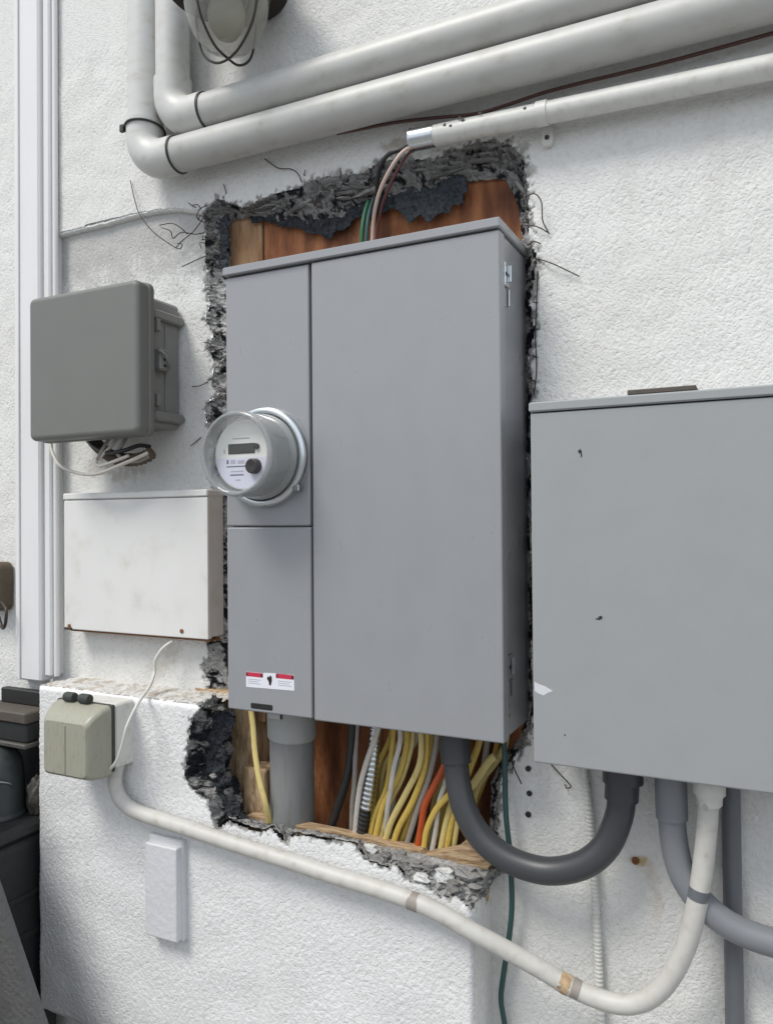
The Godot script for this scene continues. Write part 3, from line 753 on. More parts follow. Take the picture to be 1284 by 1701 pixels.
		for e in b.p.size():
			b.p[e] = bs * b.p[e] + Vector3(q.x, q.y, -0.014)
			b.n[e] = bs * b.n[e]
		part("mortar_layer", b, M.mortar, w)
	b = MB.new()
	for side in [[TOP_O, TOP_I, 45, -0.018], [LEFT_O, LEFT_I, 14, -0.026]]:
		for k in side[2]:
			var i := rng.randi_range(0, side[0].size() - 2)
			if side[0] == TOP_O and k < 50: i = rng.randi_range(2, 17)
			var f := rng.randf()
			var q: Vector2 = side[0][i].lerp(side[0][i + 1], f).lerp(side[1][i].lerp(side[1][i + 1], f), rng.randf_range(0.0, 0.7))
			var s := rng.randf_range(0.0015, 0.005)
			var g := rng.randf_range(0.04, 0.30)
			b.col = Color(g, g * 0.98, g * 0.94)
			b.rock(Vector3(q.x, q.y, side[3] + rng.randf_range(-0.004, 0.006)), Vector3(s * 1.3, s, s), 500 + k)
	for k in 40:
		var i := rng.randi_range(8, LOW_O.size() - 2)
		var q: Vector3 = LOW_O[i].lerp(LOW_I[i], rng.randf_range(0.1, 0.8))
		var s := rng.randf_range(0.0015, 0.004)
		var g := rng.randf_range(0.05, 0.34)
		b.col = Color(g, g * 0.98, g * 0.95)
		b.rock(q + Vector3(0, 0, 0.003), Vector3(s * 1.2, s, s), 700 + k)
	var crumbs := part("mortar_crumbs", b, M.mortar, w)
	crumbs.set_meta("kind", "stuff")
	# bent strands of the wire lath left sticking out
	var strands := [[Vector3(-0.5776, 2.2576, 0.004), Vector3(-0.5634, 2.2293, 0.012), Vector3(-0.5592, 2.2051, 0.008), Vector3(-0.546, 2.1784, 0.01), Vector3(-0.5071, 2.1357, 0.014), Vector3(-0.4592, 2.0999, 0.01), Vector3(-0.4442, 2.0939, 0.006), Vector3(-0.4361, 2.0997, 0.01), Vector3(-0.4536, 2.1069, 0.004)],
		[Vector3(-0.3877, 2.1232, -0.01), Vector3(-0.4077, 2.1172, 0.004), Vector3(-0.4357, 2.123, 0.012), Vector3(-0.4608, 2.1165, 0.008), Vector3(-0.4599, 2.1282, 0.016), Vector3(-0.4938, 2.1447, 0.006)], [Vector3(-0.3859, 2.1683, -0.01), Vector3(-0.3815, 2.1419, 0.012), Vector3(-0.4004, 2.1173, 0.018), Vector3(-0.4343, 2.106, 0.012), Vector3(-0.4567, 2.099, 0.004)],
		[Vector3(-0.3891, 2.139, -0.01), Vector3(-0.3947, 2.1436, 0.014), Vector3(-0.3836, 2.156, 0.02), Vector3(-0.379, 2.1691, 0.004)], [Vector3(-0.5006, 2.1521, 0.002), Vector3(-0.4602, 2.1452, 0.012), Vector3(-0.437, 2.1321, 0.014), Vector3(-0.4257, 2.1196, 0.006)], [Vector3(-0.3957, 2.0772, -0.012), Vector3(-0.4177, 2.0669, -0.002), Vector3(-0.452, 2.063, -0.008)],
		[Vector3(-0.3931, 1.8271, -0.014), Vector3(-0.4059, 1.8183, -0.004), Vector3(-0.4292, 1.8199, -0.01)], [Vector3(-0.4103, 1.7168, -0.012), Vector3(-0.4312, 1.7005, -0.006)], [Vector3(-0.1634, 2.1685, -0.004), Vector3(-0.166, 2.1852, 0.006), Vector3(-0.1804, 2.1973, 0.008), Vector3(-0.2122, 2.2078, 0.004), Vector3(-0.2425, 2.2316, 0.003)],
		[Vector3(0.2555, 2.067, -0.004), Vector3(0.2756, 2.062, 0.012), Vector3(0.2866, 2.0458, 0.014), Vector3(0.2872, 2.0187, 0.01), Vector3(0.295, 1.9994, 0.004)], [Vector3(0.2525, 2.0226, -0.006), Vector3(0.276, 2.0118, 0.008), Vector3(0.2879, 2.0047, 0.006), Vector3(0.2957, 1.9987, 0.003)], [Vector3(0.2581, 1.9886, -0.006), Vector3(0.2713, 1.9894, 0.006), Vector3(0.2818, 1.9851, 0.002)],
		[Vector3(0.2664, 1.9674, -0.004), Vector3(0.2993, 1.9501, 0.008), Vector3(0.3422, 1.9241, 0.004)], [Vector3(0.2765, 1.9429, 0.002), Vector3(0.2747, 1.8948, 0.004), Vector3(0.2719, 1.838, 0.003), Vector3(0.2736, 1.7899, 0.004), Vector3(0.269, 1.7474, 0.003)], [Vector3(0.2567, 1.9002, -0.008), Vector3(0.2763, 1.892, 0.003)], [Vector3(0.2582, 1.8602, -0.008), Vector3(0.2759, 1.85, 0.003)], [Vector3(0.2558, 1.8149, -0.008), Vector3(0.2754, 1.8051, 0.003)], [Vector3(0.2574, 1.7761, -0.008), Vector3(0.2721, 1.7673, 0.003)],
		[Vector3(0.2872, 1.1686, 0.003), Vector3(0.3058, 1.1544, 0.01), Vector3(0.3233, 1.1396, 0.014), Vector3(0.3144, 1.1337, 0.008), Vector3(0.3117, 1.1376, 0.004)], [Vector3(0.222, 1.1653, -0.006), Vector3(0.2311, 1.1541, 0.008), Vector3(0.2391, 1.1421, 0.012), Vector3(0.2431, 1.1294, 0.006)], [Vector3(0.23, 1.1683, -0.006), Vector3(0.2287, 1.1496, 0.01)]]
	for s in strands: part("lath_wire", tube_of(s, 0.0010, 6, 0.004), M.wire_rust, w)
	for k in 34:
		var i := rng.randi_range(1, 17) if k > 8 else rng.randi_range(0, 3)
		var q: Vector2 = TOP_O[i].lerp(TOP_I[i], rng.randf_range(0.0, 0.6))
		var a := Vector3(q.x, q.y, -0.014)
		var d := Vector3(rng.randf_range(-1, 1), rng.randf_range(-0.45, 0.5), rng.randf_range(0.2, 0.7)).normalized() * rng.randf_range(0.015, 0.034)
		var e := Vector3(rng.randf_range(-1, 1), rng.randf_range(-1, 1), rng.randf_range(-0.6, 0.2)) * 0.016
		part("lath_wire", tube_of([a, a + d * 0.5 + e * 0.5, a + d + e * 0.2, a + d * 1.3 + e], 0.0009, 5, 0.005), M.wire_rust, w)
	for k in 22:
		var i := rng.randi_range(1, LEFT_O.size() - 8)
		var q: Vector2 = LEFT_O[i]
		var a := Vector3(q.x + 0.014, q.y, -0.018)
		var d := Vector3(rng.randf_range(-1.0, 0.5), rng.randf_range(-0.7, 0.7), rng.randf_range(0.2, 0.6)).normalized() * rng.randf_range(0.012, 0.026)
		part("lath_wire", tube_of([a, a + d * 0.6 + Vector3(0, 0.004, 0), a + d], 0.0009, 5, 0.005), M.wire_rust, w)
	# three anchor holes and a rusty plug
	for q in [Vector2(0.2528, 1.1532), Vector2(0.2544, 1.1144), Vector2(0.2521, 1.0807)]:
		b = MB.new(); b.lathe([Vector2(0.0045, -0.002), Vector2(0.0045, 0.0015), Vector2(0.0028, 0.002), Vector2(0.0, 0.0016)], Vector3(q.x, q.y, 0.001), Vector3(0, 0, 1), 14); part("anchor_hole", b, M.black, w)
	for q in [Vector2(0.4155, 1.038)]:
		b = MB.new(); b.lathe([Vector2(0.0055, -0.002), Vector2(0.0055, 0.002), Vector2(0.003, 0.003), Vector2(0.0, 0.001)], Vector3(q.x, q.y, 0.001), Vector3(0, 0, 1), 16); part("rusty_plug", b, M.rust, w)

# ---------------------------------------------------------------- things
func build_panel() -> void:
	var t := thing("electrical_panel", "tall grey steel meter and breaker panel in the broken wall opening", "panel", Vector3(0, 1.222, 0.0))
	var b := MB.new()
	b.box(Vector3(-0.247, 1.224, -0.034), Vector3(0.2475, 1.977, 0.099), 0.002); part("cabinet", b, M.steel_paint, t)
	b = MB.new(); b.box(Vector3(-0.252, 1.9785, -0.034), Vector3(0.2525, 1.9935, 0.1205), 0.002); part("rain_hood", b, M.steel_paint, t)
	b = MB.new(); b.rounded(Vector3(-0.0735, 1.2215, 0.094), Vector3(0.2505, 1.9765, 0.1155), 0.003, 3, 0.003)
	var door := part("door", b, M.steel_paint, t, "large plain right-hand door")
	b = MB.new(); b.rounded(Vector3(-0.2505, 1.5415, 0.094), Vector3(-0.0795, 1.9765, 0.1135), 0.003, 3, 0.003); part("meter_cover", b, M.steel_paint, t)
	b = MB.new(); b.rounded(Vector3(-0.2505, 1.2230, 0.094), Vector3(-0.0785, 1.5395, 0.1135), 0.003, 3, 0.003)
	var low := part("lower_cover", b, M.steel_paint, t)
	# embossed ring round the meter opening
	b = MB.new(); b.lathe([Vector2(0.0850, 0.1135), Vector2(0.0852, 0.1150), Vector2(0.084, 0.1162), Vector2(0.079, 0.1165), Vector2(0.078, 0.1140)], Vector3(-0.1645, 1.658, 0), Vector3(0, 0, 1), 64); part("meter_collar", b, M.steel_paint, t)
	# pull slot and latch tab in the lower cover
	b = MB.new(); b.rounded(Vector3(-0.2015, 1.2285, 0.1125), Vector3(-0.156, 1.2385, 0.1142), 0.003, 3, 0.001); part("pull_slot", b, M.black, low)
	b = MB.new(); b.box(Vector3(-0.170, 1.212, 0.098), Vector3(-0.146, 1.2235, 0.108), 0.001); part("latch_tab", b, M.dull_zinc, t)
	# warning label
	b = MB.new(); b.slab([Vector2(-0.2108, 1.2645), Vector2(-0.1128, 1.2665), Vector2(-0.1128, 1.2925), Vector2(-0.1490, 1.2915), Vector2(-0.1490, 1.2925), Vector2(-0.1740, 1.2915), Vector2(-0.1740, 1.2905), Vector2(-0.2108, 1.2905)], 0.1130, 0.1138)
	var st := part("warning_label", b, M.sticker, t, "white warning label with two red headers")
	for x in [[-0.2105, -0.1755, 1.2830, 1.2903], [-0.1490, -0.1132, 1.2847, 1.2921]]:
		b = MB.new(); b.box(Vector3(x[0], x[2], 0.1136), Vector3(x[1], x[3], 0.11405), 0.0001); part("red_header", b, M.red, st)
		for e in [[x[0] + 0.0004, x[0] + 0.0035], [x[1] - 0.0045, x[1] - 0.0004]]:
			b = MB.new(); b.box(Vector3(e[0], x[2] + 0.001, 0.1139), Vector3(e[1], x[3] - 0.001, 0.1142), 0.0001); part("dark_mark", b, M.port, st)
		for k in 3:
			b = MB.new(); b.box(Vector3(x[0] + 0.004, x[2] - 0.0052 - 0.0034 * k, 0.1137), Vector3(x[1] - 0.005 - 0.004 * (k % 2), x[2] - 0.0040 - 0.0034 * k, 0.1140), 0.0001); part("fine_print", b, M.print_faint, st)
	b = MB.new(); b.slab([Vector2(-0.1655, 1.2865), Vector2(-0.1625, 1.2850), Vector2(-0.1605, 1.2885), Vector2(-0.1575, 1.2860), Vector2(-0.1572, 1.2790), Vector2(-0.1595, 1.2715), Vector2(-0.1625, 1.2715), Vector2(-0.1635, 1.2770), Vector2(-0.1670, 1.2820)], 0.1137, 0.1142); part("pictogram", b, M.port, st)
	# hasps, rivets and knock-outs on the right side
	for h in [[1.934, M.zinc], [1.345, M.dull_zinc]]:
		var y: float = h[0]
		b = MB.new(); b.box(Vector3(0.2478, y - 0.034, 0.070), Vector3(0.2515, y + 0.002, 0.093), 0.001)
		b.box(Vector3(0.2515, y - 0.028, 0.080), Vector3(0.2575, y - 0.002, 0.083), 0.001)
		var hs := part("hasp", b, h[1], t)
		b = MB.new(); b.box(Vector3(0.2478, y - 0.062, 0.070), Vector3(0.2520, y - 0.036, 0.0745), 0.0008); part("catch_arm", b, h[1], hs)
		b = MB.new(); b.box(Vector3(0.2478, y - 0.066, 0.084), Vector3(0.2500, y - 0.037, 0.0925), 0.0005); part("catch_plate", b, M.dull_zinc, hs)
		b = MB.new(); b.lathe([Vector2(0.003, 0.0), Vector2(0.003, 0.001), Vector2(0.0, 0.0016)], Vector3(0.2514, y - 0.016, 0.088), Vector3(1, 0, 0), 12); part("screw", b, M.port, hs)
	for q in [[1.852, 0.086], [1.846, 0.088], [1.268, 0.083], [1.255, 0.080], [1.362, 0.088]]:
		b = MB.new(); b.lathe([Vector2(0.0032, -0.001), Vector2(0.0032, 0.001), Vector2(0.0, 0.0018)], Vector3(0.2475, q[0], q[1]), Vector3(1, 0, 0), 12); part("rivet", b, M.dull_zinc, t)

func build_meter() -> void:
	var c := Vector3(-0.1645, 1.658, 0)
	var z := Vector3(0, 0, 1)
	var t := thing("electric_meter", "round glass-covered electric meter with grey display on the panel", "meter", Vector3(c.x, c.y, 0.115))
	var b := MB.new()
	b.lathe([Vector2(0.078, 0.1165), Vector2(0.0835, 0.1172), Vector2(0.0850, 0.1215), Vector2(0.0843, 0.1275), Vector2(0.0815, 0.1310), Vector2(0.0760, 0.1318), Vector2(0.0735, 0.1295), Vector2(0.0725, 0.1260)], c, z, 72, true); part("sealing_ring", b, M.zinc, t)
	b = MB.new(); b.box(Vector3(c.x + 0.060, c.y - 0.060, 0.118), Vector3(c.x + 0.074, c.y - 0.048, 0.131), 0.002); part("ring_clasp", b, M.dull_zinc, t)
	b = MB.new(); b.lathe([Vector2(0.0715, 0.118), Vector2(0.0715, 0.133), Vector2(0.0665, 0.135), Vector2(0.0635, 0.137), Vector2(0.0620, 0.170), Vector2(0.0600, 0.1765), Vector2(0.0, 0.1765)], c, z, 64); part("meter_body", b, M.meter_body, t)
	b = MB.new(); b.lathe([Vector2(0.0722, 0.1300), Vector2(0.0722, 0.136), Vector2(0.0700, 0.1385), Vector2(0.0690, 0.160), Vector2(0.0682, 0.188), Vector2(0.0686, 0.1905)], c, z, 72, true); part("glass_side", b, M.glass_side, t)
	b = MB.new(); b.lathe([Vector2(0.0684, 0.1895), Vector2(0.0695, 0.1925), Vector2(0.0703, 0.1965), Vector2(0.0692, 0.2012), Vector2(0.0660, 0.2038), Vector2(0.0625, 0.2036), Vector2(0.0603, 0.2005), Vector2(0.0598, 0.1930), Vector2(0.0602, 0.1800)], c, z, 72, true); part("glass_rim", b, M.glass_rim, t)
	b = MB.new(); b.lathe([Vector2(0.0605, 0.1980), Vector2(0.05, 0.1995), Vector2(0.03, 0.2005), Vector2(0.0, 0.2008)], c, z, 64, true); part("glass_front", b, M.glass, t)
	b = MB.new(); b.lathe([Vector2(0.0570, 0.1765), Vector2(0.0570, 0.1785), Vector2(0.0560, 0.1790), Vector2(0.0, 0.1790)], c, z, 64)
	var f := part("dial_plate", b, M.meter_face, t)
	# lower label: a segment of the disc
	var seg := []
	for k in 31:
		var a := PI + 0.03 + (PI - 0.06) * k / 30.0
		seg.append(Vector2(c.x + 0.0550 * cos(a), c.y - 0.003 + 0.0520 * sin(a)))
	b = MB.new(); b.slab(seg, 0.1788, 0.1794); part("data_label", b, M.meter_label, f)
	b = MB.new(); b.box(Vector3(c.x - 0.0305, c.y + 0.002, 0.1788), Vector3(c.x + 0.0225, c.y + 0.0185, 0.1802), 0.0004); part("display", b, M.lcd, f)
	b = MB.new(); b.lathe([Vector2(0.0048, 0.1788), Vector2(0.0048, 0.1830), Vector2(0.0, 0.1835)], c + Vector3(0.0265, 0.0125, 0), z, 20); part("reset_button", b, M.black, f)
	b = MB.new(); b.lathe([Vector2(0.0125, 0.1788), Vector2(0.0120, 0.1900), Vector2(0.0100, 0.1915), Vector2(0.0, 0.1905)], c + Vector3(0.023, -0.0195, 0), z, 28); part("optical_port", b, M.port, f)
	for r in [[-0.034, -0.030, -0.0140, -0.0075, 1], [-0.026, -0.016, -0.0140, -0.0075, 0], [-0.012, 0.002, -0.0140, -0.0085, 0], [-0.034, 0.006, -0.0195, -0.0175, 1], [-0.026, 0.0, -0.0275, -0.0255, 0], [-0.027, 0.0, -0.0335, -0.0312, 1], [-0.016, -0.006, -0.0420, -0.0395, 0], [-0.022, 0.012, 0.0265, 0.0278, 0], [-0.040, -0.037, 0.004, 0.010, 0]]:
		b = MB.new(); b.box(Vector3(c.x + r[0], c.y + r[2], 0.1789), Vector3(c.x + r[1], c.y + r[3], 0.1797), 0.0001); part("fine_print", b, M.print_gray if r[4] == 1 else M.print_faint, f)

func build_right_box() -> void:
	var t := thing("metal_enclosure", "wide flat grey metal enclosure with paint chips at the right", "enclosure", Vector3(0.62, 1.209, 0.0))
	var b := MB.new()
	b.box(Vector3(0.304, 1.212, 0.004), Vector3(0.936, 1.700, 0.125), 0.002); part("cabinet", b, M.old_paint, t)
	b = MB.new(); b.rounded(Vector3(0.3005, 1.2085, 0.110), Vector3(0.9395, 1.6985, 0.140), 0.003, 3, 0.0025)
	var d := part("door", b, M.old_paint, t)
	b = MB.new(); b.box(Vector3(0.299, 1.7000, 0.004), Vector3(0.941, 1.7135, 0.1435), 0.002); part("rain_hood", b, M.old_paint, t)
	b = MB.new(); b.box(Vector3(0.4330, 1.7137, 0.105), Vector3(0.5185, 1.7205, 0.1415), 0.0012); part("top_cap", b, M.crate, t, "small raised brown cap on the top edge")
	for s in [[0.3695, 1.6420, 0.0021, 0.0030], [0.3712, 1.6370, 0.0011, 0.0045], [0.392, 1.4140, 0.0045, 0.0011], [0.395, 1.4165, 0.003, 0.0015], [0.345, 1.252, 0.0010, 0.0013]]:
		b = MB.new()
		var pl := []
		for k in 9:
			var a := TAU * k / 9.0
			var f := rng.randf_range(0.6, 1.3)
			pl.append(Vector2(s[0] + s[2] * f * cos(a), s[1] + s[3] * f * sin(a)))
		b.slab(pl, 0.1396, 0.1403); part("paint_chip", b, M.port, d)
	b = MB.new(); b.slab([Vector2(0.3030, 1.322), Vector2(0.309, 1.319), Vector2(0.318, 1.3165), Vector2(0.329, 1.311), Vector2(0.322, 1.308), Vector2(0.316, 1.3035), Vector2(0.308, 1.3060), Vector2(0.3030, 1.309)], 0.1396, 0.1403); part("paint_scuff", b, M.scuff, d, "pale scrape at the left edge")

func build_left_box() -> void:
	var t := thing("utility_box", "square grey plastic utility box with rounded lid, above white cover", "box", Vector3(-0.57, 1.72, 0.0))
	var b := MB.new()
	b.box(Vector3(-0.712, 1.735, -0.012), Vector3(-0.4615, 1.985, 0.094), 0.006)
	var base := part("base", b, M.box_base, t)
	b = MB.new(); b.rounded(Vector3(-0.728, 1.7135, 0.098), Vector3(-0.4375, 2.0000, 0.1310), 0.014, 6, 0.010)
	var lid := part("lid", b, M.box_gray, t)
	b = MB.new(); b.rounded(Vector3(-0.7300, 1.7115, 0.090), Vector3(-0.4355, 2.0020, 0.1020), 0.016, 5, 0.003); part("lid_flange", b, M.box_gray, t)
	for y in [1.948, 1.752]:
		b = MB.new(); b.box(Vector3(-0.462, y - 0.006, -0.010), Vector3(-0.4495, y + 0.012, 0.070), 0.003); part("side_rail", b, M.box_base, base)
		b = MB.new(); b.lathe([Vector2(0.007, -0.004), Vector2(0.007, 0.012), Vector2(0.0, 0.013)], Vector3(-0.4555, y + 0.003, -0.006), Vector3(0, 0, 1), 14); part("mounting_lug", b, M.box_base, base)
	for z in [0.030, 0.060]:
		b = MB.new(); b.box(Vector3(-0.462, 1.765, z), Vector3(-0.459, 1.935, z + 0.004), 0.001); part("rib", b, M.box_base, base)
	# latch on the right side
	b = MB.new(); b.box(Vector3(-0.4625, 1.842, 0.0400), Vector3(-0.4405, 1.884, 0.0680), 0.003)
	var l := part("latch", b, M.box_base, t)
	b = MB.new(); b.tube(smooth_path([Vector3(-0.4415, 1.878, 0.0710), Vector3(-0.4325, 1.872, 0.0660), Vector3(-0.4335, 1.855, 0.0520), Vector3(-0.4415, 1.846, 0.0420)], 0.003), 0.003, 8); part("latch_bail", b, M.box_base, l)
	for y in [1.851, 1.863, 1.876]:
		b = MB.new(); b.lathe([Vector2(0.0032, 0.0), Vector2(0.0032, 0.0015), Vector2(0, 0.002)], Vector3(-0.4410, y, 0.0560), Vector3(1, 0, 0), 10); part("latch_hole", b, M.black, l)
	for y in [1.785, 1.93]:
		b = MB.new(); b.box(Vector3(-0.4625, y - 0.012, 0.0580), Vector3(-0.4470, y + 0.012, 0.0680), 0.002); part("clip", b, M.box_base, t)
	# what hangs below it
	single("conduit_stub", ribbed([Vector3(-0.6707, 1.7333, 0.03), Vector3(-0.6259, 1.7047, 0.045), Vector3(-0.5744, 1.6796, 0.055), Vector3(-0.5215, 1.6723, 0.06), Vector3(-0.495, 1.6762, 0.055), Vector3(-0.478, 1.6864, 0.05)], 0.0135, 0.003, 0.0085), M.brown_tube, "short brown corrugated conduit curling out under the grey utility box", "conduit")
	single("cable", tube_of([Vector3(-0.7648, 1.7264, 0.05), Vector3(-0.7424, 1.6966, 0.06), Vector3(-0.7098, 1.6682, 0.07), Vector3(-0.6472, 1.6494, 0.08), Vector3(-0.589, 1.646, 0.085), Vector3(-0.5345, 1.6594, 0.085), Vector3(-0.4894, 1.6716, 0.085), Vector3(-0.4669, 1.6829, 0.075)], 0.0036, 8), M.white_cable, "white wire looping below the grey utility box to its conduit", "wire")
	single("cable", tube_of([Vector3(-0.5562, 1.7216, 0.06), Vector3(-0.5603, 1.7014, 0.075), Vector3(-0.5758, 1.6824, 0.085), Vector3(-0.5889, 1.6685, 0.088), Vector3(-0.5792, 1.661, 0.088), Vector3(-0.5452, 1.6666, 0.09), Vector3(-0.5034, 1.6778, 0.088)], 0.0034, 8), M.white_cable, "white wire bent back in a tight hook under the utility box", "wire")
	single("cable", tube_of([Vector3(-0.6628, 1.7284, 0.05), Vector3(-0.6111, 1.7019, 0.07), Vector3(-0.5596, 1.6866, 0.082), Vector3(-0.5205, 1.6897, 0.08), Vector3(-0.5026, 1.6998, 0.06), Vector3(-0.4935, 1.6986, 0.04)], 0.0042, 8), M.black_rubber, "black cable tangled behind the white wires under the utility box", "wire")
	single("cable", tube_of([Vector3(-0.5307, 1.7226, 0.06), Vector3(-0.5317, 1.7024, 0.075), Vector3(-0.5394, 1.6858, 0.08), Vector3(-0.5238, 1.6711, 0.08), Vector3(-0.4945, 1.6678, 0.075), Vector3(-0.478, 1.6775, 0.06)], 0.0038, 8), M.gray_cable, "grey-brown cable curling right under the utility box", "wire")
	single("cable", tube_of([Vector3(-0.5653, 1.7236, 0.07), Vector3(-0.5712, 1.7039, 0.08), Vector3(-0.5759, 1.6869, 0.088), Vector3(-0.5856, 1.6731, 0.088)], 0.0034, 8), M.gray_cable, "dull grey wire beside the hooked white wire under the utility box", "wire")

func build_left_things() -> void:
	# access cover
	var t := thing("access_cover", "shallow white metal cover below the grey utility box", "cover", Vector3(-0.55, 1.325, 0.0))
	var b := MB.new(); b.box(Vector3(-0.742, 1.327, -0.02), Vector3(-0.3615, 1.6100, 0.024), 0.002); part("cabinet", b, M.white_metal, t)
	b = MB.new(); b.rounded(Vector3(-0.7440, 1.3245, 0.020), Vector3(-0.3600, 1.5965, 0.0305), 0.003, 3, 0.002)
	var d := part("front", b, M.white_metal, t)
	b = MB.new(); b.box(Vector3(-0.745, 1.5985, -0.02), Vector3(-0.3595, 1.6115, 0.0325), 0.002); part("top_flange", b, M.white_metal, t)
	b = MB.new(); b.box(Vector3(-0.735, 1.3195, -0.01), Vector3(-0.362, 1.3235, 0.022), 0.001); part("bottom_lip", b, M.rust, t, "rusty dark bottom edge")
	for q in [[-0.728, 1.3315], [-0.424, 1.3375]]:
		b = MB.new(); b.lathe([Vector2(0.0042, 0.0), Vector2(0.0042, 0.002), Vector2(0.0, 0.0032)], Vector3(q[0], q[1], 0.0303), Vector3(0, 0, 1), 12); part("screw", b, M.rust, d)
	b = MB.new(); b.box(Vector3(-0.741, 1.3235, 0.029), Vector3(-0.7200, 1.3285, 0.034), 0.001); part("hinge_tab", b, M.wire_rust, d)
	single("cable", tube_of([Vector3(-0.4555, 1.3158, 0.02), Vector3(-0.4743, 1.2995, 0.03), Vector3(-0.4884, 1.2756, 0.035), Vector3(-0.4901, 1.2518, 0.035), Vector3(-0.4714, 1.2318, 0.07), Vector3(-0.446, 1.2161, 0.125), Vector3(-0.4482, 1.1809, 0.15), Vector3(-0.4596, 1.1419, 0.152), Vector3(-0.4781, 1.1083, 0.15), Vector3(-0.5134, 1.0834, 0.145)], 0.0032, 8), M.white_conduit, "thin white cord running from the access cover past the outlet box", "cord")
	# outlet box with a weathered bubble cover
	t = thing("outlet_box", "weathered olive outdoor outlet cover on white box", "outlet", Vector3(-0.56, 1.085, 0.09))
	b = MB.new(); b.box(Vector3(-0.632, 1.092, 0.085), Vector3(-0.4905, 1.2110, 0.137), 0.003); part("back_box", b, M.white_conduit, t)
	b = MB.new(); b.box(Vector3(-0.6335, 1.089, 0.1375), Vector3(-0.4890, 1.2120, 0.1455), 0.002); part("gasket", b, M.gasket, t)
	var rings := []
	for row in [[0.1460, -0.6330, -0.4910, 1.0810, 1.2110], [0.1600, -0.6300, -0.4930, 1.0790, 1.2090], [0.1790, -0.6220, -0.4985, 1.0810, 1.1990], [0.1880, -0.6180, -0.5020, 1.0840, 1.1900], [0.1925, -0.6130, -0.5070, 1.0890, 1.1840]]:
		var ring := []
		var r := 0.010
		for q in 4:
			var cx: float = (row[2] - r) if q == 0 or q == 3 else (row[1] + r)
			var cy: float = (row[4] - r) if q < 2 else (row[3] + r)
			for k in 5:
				var a := PI / 2.0 * (q + k / 4.0)
				ring.append(Vector3(cx + r * cos(a), cy + r * sin(a), row[0]))
		rings.append(ring)
	b = MB.new(); b.skin(rings, true); b.face(rings[4], Vector3(-0.56, 1.14, 0.15)); b.face(rings[0], Vector3(-0.56, 1.14, 0.19))
	var cv := part("bubble_cover", b, M.bubble, t)
	b = MB.new(); b.box(Vector3(-0.5620, 1.092, 0.1915), Vector3(-0.5570, 1.180, 0.1945), 0.001); part("rib", b, M.bubble, cv)
	for x in [-0.592, -0.553]:
		b = MB.new(); b.lathe([Vector2(0.0, -0.012), Vector2(0.0085, -0.012), Vector2(0.0095, -0.008), Vector2(0.0095, 0.008), Vector2(0.0085, 0.012), Vector2(0.0, 0.012)], Vector3(x, 1.2190, 0.150), Vector3(1, 0, 0), 18); part("hinge", b, M.gasket, t)
	# blank cover on the plinth
	t = thing("junction_cover", "narrow white blank cover below the white flexible conduit", "cover", Vector3(-0.405, 0.79, 0.09))
	b = MB.new(); b.box(Vector3(-0.445, 0.784, 0.085), Vector3(-0.3630, 0.968, 0.102), 0.003); part("back_plate", b, M.plate, t)
	b = MB.new(); b.rounded(Vector3(-0.4420, 0.788, 0.0990), Vector3(-0.3665, 0.958, 0.1150), 0.004, 4, 0.003); part("cover", b, M.plate, t)
	# vertical trim
	t = thing("corner_trim", "tall white moulded board trim down the left side of wall", "trim", Vector3(-0.842, 1.2, 0.0))
	b = MB.new(); b.box(Vector3(-0.898, 1.205, -0.02), Vector3(-0.818, 2.90, 0.030), 0.004); part("board", b, M.white_trim, t)
	b = MB.new(); b.box(Vector3(-0.8175, 1.2165, -0.02), Vector3(-0.797, 2.90, 0.020), 0.003); part("moulding", b, M.white_trim, t)
	b = MB.new(); b.tube([Vector3(-0.792, 1.2165, 0.008), Vector3(-0.792, 1.8, 0.008), Vector3(-0.792, 2.90, 0.008)], 0.0062, 12); part("bead", b, M.white_trim, t)
	b = MB.new(); b.box(Vector3(-0.886, 1.206, 0.0302), Vector3(-0.878, 2.90, 0.034), 0.001); part("ridge", b, M.white_trim, t)
	# thing at the very left edge of the picture
	t = thing("wall_bracket", "small weathered grey bracket with wire loop at left edge", "bracket", Vector3(-0.95, 1.31, 0.0))
	b = MB.new(); b.rounded(Vector3(-1.020, 1.352, 0.004), Vector3(-0.936, 1.462, 0.040), 0.018, 5, 0.012); part("body", b, M.brown_tube, t)
	b = MB.new(); b.tube(smooth_path([Vector3(-0.925, 1.375, 0.04), Vector3(-0.897, 1.362, 0.052), Vector3(-0.893, 1.345, 0.055), Vector3(-0.901, 1.326, 0.052), Vector3(-0.925, 1.318, 0.04), Vector3(-0.95, 1.34, 0.03)], 0.004), 0.0036, 8); part("loop", b, M.wire_guard, t)

